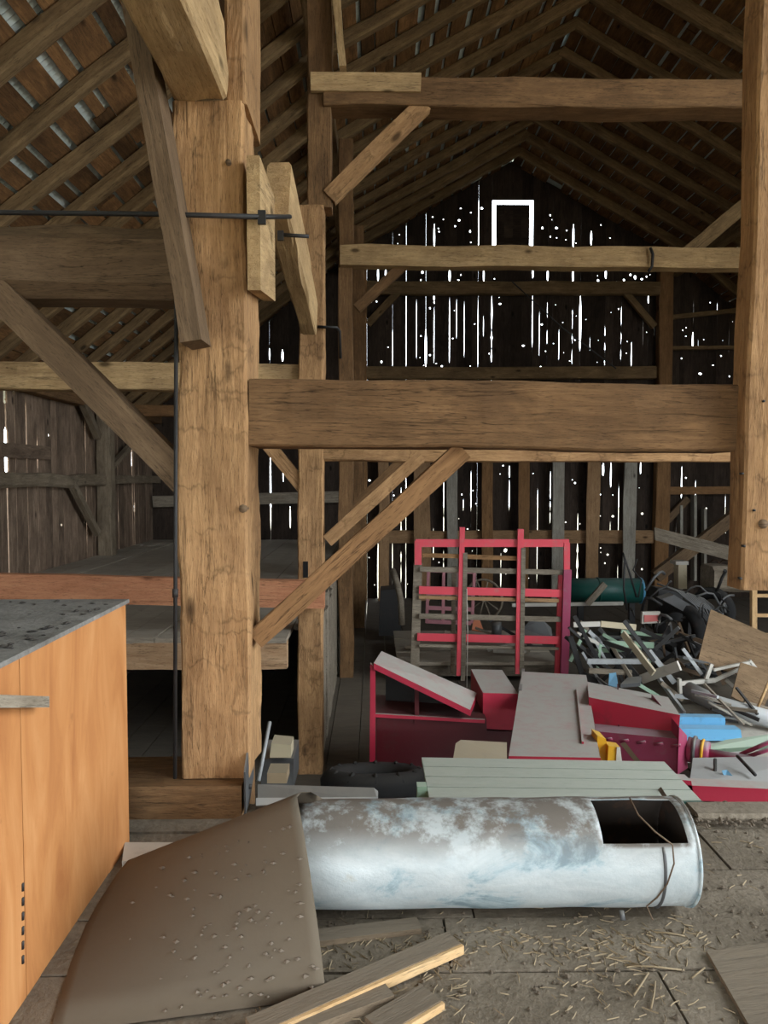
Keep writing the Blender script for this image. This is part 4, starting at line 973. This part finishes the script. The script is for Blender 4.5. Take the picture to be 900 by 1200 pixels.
# ---- things behind the rack
t = thing('wheelbarrow_frame', 'pinkish wooden crate frame standing behind the red rack', 'crate', P(520, 730, 12.5))
for a, b in (((502, 668), (556, 670)), ((500, 695), (556, 696)), ((500, 712), (552, 714)), ((500, 728), (552, 730)), ((502, 668), (500, 730)), ((520, 668), (519, 730)), ((538, 668), (537, 730)), ((556, 668), (553, 730))):
    gbeam('slat', a, b, 12.5, 4.5, .05, 'pinkish', t)
t.name = 'slatted_crate'
t = thing('cart_wheel', 'old spoked wheel standing behind the red rack', 'wheel', P(567, 725, 12.8)); c = P(567, 702, 12.8)
tube('rim', ring(c, (.6, 1, 0), .34, 24), .022, 'grey_wood', t, 6, closed=True); tube('hub', [c+Vector((-.04, -.06, 0)), c+Vector((.04, .06, 0))], .05, 'grey_wood', t, 10)
for k, p in enumerate(ring(c, (.6, 1, 0), .33, 10)): tube('spoke', [c, p], .012, 'grey_wood', t, 5)
slab('orange_shovel', [P(553, 738, 11.5), P(567, 740, 11.5), P(560, 720, 11.7), P(556, 720, 11.7)], .03, 'orange_paint', None, label='small orange wedge on the wagon behind the rack', cat='wedge')
tube('grey_can', [P(582, 746, 10.3), P(582, 729, 10.3)], .07, 'dusty_steel', None, 14, label='grey metal can standing behind the red rack', cat='can')
slab('grey_shield', [P(612, 750, 10.2), P(648, 750, 10.2), P(646, 736, 10.3), P(636, 726, 10.3), P(622, 726, 10.3), P(613, 736, 10.3)], .03, 'dusty_steel', None, label='rounded grey sheet shield behind the right of the rack', cat='shield')
pxbox('cabinet', [(444, 745), (470, 745), (470, 690), (446, 692)], 12.5, .5, 'black_iron', None, label='dark bulky box standing in the passage end', cat='box')
tube('bent_pipe', [P(471, 732, 11.5), P(470, 705, 11.5), P(466, 685, 11.6), P(460, 668, 11.8)], .05, 'grey_wood', None, label='bent pale branch leaning beside the passage', cat='branch')
# ---- dusty drum & boards at the back right
t = thing('green_tank', 'dark green drum lying behind the junk heap', 'tank', P(712, 705, 13))
tube('drum', [P(665, 692, 13), P(752, 692, 13)], .22, 'dark_green', t, 18); tube('hoop', ring(P(700, 692, 13), (1, 0, 0), .225, 18), .015, 'dark_green', t, 5, closed=True); tube('hoop', ring(P(750, 692, 13), (1, 0, 0), .22, 18), .02, 'blue_paint', t, 5, closed=True)
for px_ in (680, 740): gbeam('leg', (px_, 752), (px_, 702), 13, 6, .1, 'black_iron', t)
gbeam('long_pole', (600, 709), (730, 707), 12.3, 4, .05, 'white_paint', None, label='long pale pole lying level in front of the green drum', cat='pole')
gbeam('prop', (688, 708), (709, 684), 12.2, 7, .06, 'grey_wood', None, label='short grey prop leaning on the green drum', cat='prop')
prism('leaning_plank', [P(768, 633, 13), P(856, 657, 12.6), P(856, 640, 12.6), P(767, 618, 13)], (0, .06, 0), 'grey_wood', None, label='pale weathered plank slanting down beside the right gable post', cat='plank')
gbeam('slant_beam', (768, 676), (880, 590), 14.5, 14, .15, 'brace_dark', None, seg=4, jit=.01, label='dark beam slanting up to the right behind the weathered plank', cat='beam')
t = thing('lantern_box', 'pale upright box with a flat cap beside the right gable post', 'box', P(799, 688, 13)); pxbox('body', [(795, 690), (805, 690), (805, 661), (795, 661)], 13, .2, 'cream_paint', t); pxbox('cap', [(792, 662), (807, 662), (807, 658), (792, 658)], 12.97, .26, 'white_paint', t)
t = thing('hay_bale', 'greyish old bale tied up on the heap behind the hanging post', 'bale', P(842, 690, 12))
beam('bale', P(829, 676, 12), P(875, 676, 12), .5, .42, 'grey_wood', t, seg=6, jit=.05, cham=.06)
for px_ in (838, 850): tube('twine', ring(P(px_, 676, 12.25), (1, 0, 0), .29, 12), .01, 'wire_rust', t, 5, closed=True)
# support mound for the far right heap
# ---- plywood sheets, ladder
DPy = 8.4
slab('plywood_sheet', [P(818, 775, 8.0), P(905, 803, 7.8), P(905, 745, 8.3), P(833, 714, 8.5)], .018, 'old_plywood', None, label='large brown plywood sheet leaning at the right edge', cat='sheet')
slab('plywood_sheet', [P(857, 816, 7.5), P(893, 834, 7.4), P(912, 790, 7.7), P(868, 776, 7.8)], .018, 'old_plywood', None, label='small brown plywood piece leaning below the large sheet', cat='sheet')
tube('thin_stick', [P(886, 834, 7.3), P(905, 790, 7.4)], .014, 'sawn_pale', None, label='thin pale stick across the small plywood piece', cat='stick')
t = thing('ladder', 'pale wooden ladder standing behind the plywood at the right edge', 'ladder', P(890, 760, 8.9))
for px_ in (883, 928): gbeam('rail', (px_, 800), (px_, 640), 8.9, 6, .06, 'sawn_pale', t)
for py_ in (676, 698, 721, 744): gbeam('rung', (883, py_), (928, py_), 8.92, 4, .03, 'sawn_pale', t)

# ---- dark cultivator / engine heap
t = thing('cultivator', 'dark rusty cultivator with curved tines heaped behind the pale frames', 'machine', P(790, 760, 10.5))
c = P(795, 735, 10.5); tube('wheel', ring(c, (.9, .6, .1), .32, 24), .1, 'rubber', t, 8, closed=True)
tube('wheel', ring(P(835, 715, 11), (.8, .7, 0), .26, 20), .09, 'rubber', t, 8, closed=True)
rr = random.Random(3)
pxbox('engine_block', [(770, 725), (800, 728), (800, 695), (772, 690)], 10.9, .4, 'black_iron', t)
pxbox('gear_case', [(806, 745), (840, 748), (838, 712), (808, 706)], 11.2, .4, 'black_iron', t)
pxbox('frame_box', [(700, 772), (860, 775), (855, 750), (705, 748)], 11.4, .5, 'black_iron', t)
for k in range(34):
    a = (rr.uniform(735, 855), rr.uniform(690, 775)); b = (a[0]+rr.uniform(-28, 32), a[1]+rr.uniform(-26, 30)); D = rr.uniform(9.9, 11.3)
    pa, pb = P(*a, D), P(*b, D+rr.uniform(-.3, .3)); mid = (pa+pb)/2+Vector((rr.uniform(-.1, .1), 0, rr.uniform(.02, .16)))
    tube('tine', [pa, pa.lerp(mid, .6)+Vector((0, 0, .03)), mid, mid.lerp(pb, .5)+Vector((0, 0, .02)), pb], rr.choice((.012, .016, .022)), rr.choice(('black_iron', 'dusty_steel', 'black_iron')), t, 6)
for k in range(9):
    a0 = (770+k*4, 684+k*1.2); tube('hose', [P(a0[0], a0[1], 10.6), P(a0[0]+22, a0[1]+8, 10.5), P(a0[0]+45, a0[1]+26, 10.4), P(a0[0]+58-k*2, a0[1]+44, 10.4)], .014, 'dusty_steel', t, 5)
pxbox('fender', [(775, 702), (800, 716), (820, 716), (790, 697)], 10.3, .2, 'dusty_steel', t)
tube('handle', [P(735, 715, 10.2), P(731, 690, 10.2), P(732, 655, 10.2), P(730, 648, 10.3), P(738, 672, 10.3), P(746, 700, 10.3)], .014, 'black_iron', t, 6)
tube('handle', [P(747, 655, 10.6), P(742, 668, 10.6), P(752, 680, 10.5), P(748, 700, 10.4)], .01, 'black_iron', t, 6)
t = thing('tail_lamp', 'pinkish rectangular tail lamp on the dark machine heap', 'lamp', P(763, 729, 10)); pxbox('housing', [(752, 731), (774, 730), (774, 717), (753, 717)], 10, .06, 'white_paint', t); pxbox('lens', [(755, 729), (772, 728), (772, 721), (755, 721)], 9.985, .02, 'lamp_red', t); tube('stalk', [P(768, 731, 10.03), P(770, 747, 10.1)], .015, 'black_iron', t, 6)
# ---- pale metal chair / bed frames
def frame_thing(name, label, cat, D, bars, mats, r=.016):
    t = thing(name, label, cat, P(*bars[0][1], D))
    for k, bar in enumerate(bars):
        a, b = bar[0], bar[1]; w = bar[2] if len(bar) > 2 else 4; d = bar[3] if len(bar) > 3 else 0
        gb = beam('bar', P(*a, D+d*.0), P(*b, D+d), .03, w*D/F_PX, mats[k % len(mats)], t)
    return t
frame_thing('chair_frame', 'pale green folding frame of thin bars nearest the red rack', 'frame', 8.7, [((672, 732), (703, 731), 6), ((704, 731), (745, 735), 7), ((705, 754), (766, 756), 7), ((676, 742), (705, 756), 4), ((668, 775), (686, 738), 4), ((700, 782), (704, 750), 4), ((690, 738), (712, 778), 3)], ('white_paint', 'cream_paint', 'pale_green', 'white_paint', 'pale_green', 'pale_green', 'light_grey'))
frame_thing('table_frame', 'cream metal frame with a thick rail lying across the heap', 'frame', 8.2, [((730, 742), (766, 789), 8, -.4), ((752, 796), (796, 780), 11, -.4), ((688, 775), (760, 775), 6), ((690, 786), (740, 788), 6), ((760, 762), (790, 800), 6), ((772, 795), (802, 836), 5, -.6)], ('cream_paint', 'white_paint', 'light_grey', 'grey_wood', 'light_grey', 'light_grey'))
frame_thing('black_stand', 'black angled legs leaning between the pale frames', 'stand', 8.4, [((668, 745), (682, 790), 6), ((682, 790), (700, 800), 8), ((703, 745), (736, 792), 4), ((715, 760), (730, 800), 4)], ('black_iron',))
frame_thing('white_cart', 'white tubular cart frame with splayed legs near the plywood', 'frame', 7.9, [((797, 801), (838, 797), 5), ((838, 797), (880, 778), 4), ((826, 800), (834, 778), 4), ((836, 785), (878, 776), 3), ((796, 795), (797, 812), 6), ((851, 797), (859, 804), 4), ((878, 774), (886, 784), 4)], ('white_paint',))
frame_thing('grey_rails', 'grey slender rails tumbled below the white cart frame', 'frame', 8.0, [((775, 800), (800, 820), 5), ((790, 815), (850, 822), 5), ((745, 800), (775, 818), 4), ((820, 812), (868, 848), 3), ((840, 780), (800, 770), 3), ((800, 760), (822, 790), 4)], ('grey_wood', 'light_grey', 'pale_green', 'black_iron', 'dusty_steel', 'light_grey'))
rr = random.Random(11)
def tangle(name, label, cat, n, x0, x1, y0, y1, D0, D1_, slope, mats, w=(2.5, 5), ln=(25, 60), zmin=-.86):
    t = thing(name, label, cat, P((x0+x1)/2, y1, (D0+D1_)/2))
    for k in range(n):
        cx, cy, l = rr.uniform(x0, x1), rr.uniform(y0, y1), rr.uniform(*ln)/2; a = math.radians(rr.choice(slope)+rr.uniform(-14, 14)); D = rr.uniform(D0, D1_)
        p, q = P(cx-l*math.cos(a), cy-l*math.sin(a), D), P(cx+l*math.cos(a), cy+l*math.sin(a), D+rr.uniform(-.3, .3))
        p.z = max(p.z, zmin); q.z = max(q.z, zmin)
        beam('bar', p, q, .025, rr.uniform(*w)*D/F_PX, rr.choice(mats), t)
tangle('rod_bundle', 'tumbled bundle of grey and white rods in the middle of the junk heap', 'rods', 17, 675, 790, 745, 805, 8.0, 8.9, (50, 55, 5, -40), ('light_grey', 'dusty_steel', 'dusty_steel', 'black_iron', 'black_iron', 'grey_wood'))
tangle('bed_frame', 'pale green and cream bed frame rails lying behind the rods', 'frame', 9, 690, 760, 742, 778, 9.0, 9.4, (3, 40), ('pale_green', 'grey_wood', 'dusty_steel'), (3, 5), (40, 75))
tangle('scrap_iron', 'dark scrap iron piled between the cultivator and plywood sheet', 'scrap', 34, 765, 850, 745, 805, 8.6, 9.6, (20, 70, -50, -15), ('black_iron', 'black_iron', 'dusty_steel', 'wire_rust'), (2.5, 6), (20, 50))
tangle('lath_heap', 'thin pale laths scattered at the right below the plywood', 'laths', 14, 800, 900, 812, 862, 6.9, 7.3, (12, 30, 40), ('grey_wood', 'light_grey', 'black_iron', 'stud_grey'), (2, 4), (30, 70), zmin=-.76)
tangle('tool_handles', 'grey tool handles and sticks lying on the wagon bed behind the rack', 'handles', 14, 500, 650, 735, 775, 10.3, 11.2, (3, 12, -8, 40), ('grey_wood', 'dusty_steel', 'stud_grey', 'black_iron'), (2, 5), (30, 80), zmin=-.84)
slab('blue_cloth', [P(713, 803, 7.7), P(725, 806, 7.6), P(722, 788, 7.9), P(714, 789, 7.9)], .05, 'blue_paint', None, label='small blue block on the end of the baler cover', cat='block')
slab('blue_rag', [P(727, 802, 7.9), P(750, 800, 7.9), P(752, 792, 8.1), P(735, 794, 8.1)], .04, 'dusty_steel', None, label='bluish grey rag beside the small blue block', cat='rag')
# raised trestle that carries the pile
t = thing('trestle_wagon', 'dark low wagon under the junk heap at the right', 'wagon', (4.3, 9.5, ZL))
box('deck', (2.75, 7.5, -.98), (6.1, 9.6, -.9), 'lower_plank', t)
for xx in (2.9, 5.8):
    for ya in (7.6, 9.4): box('leg', (xx, ya, ZL), (xx+.14, ya+.14, -.98), 'lower_plank', t)
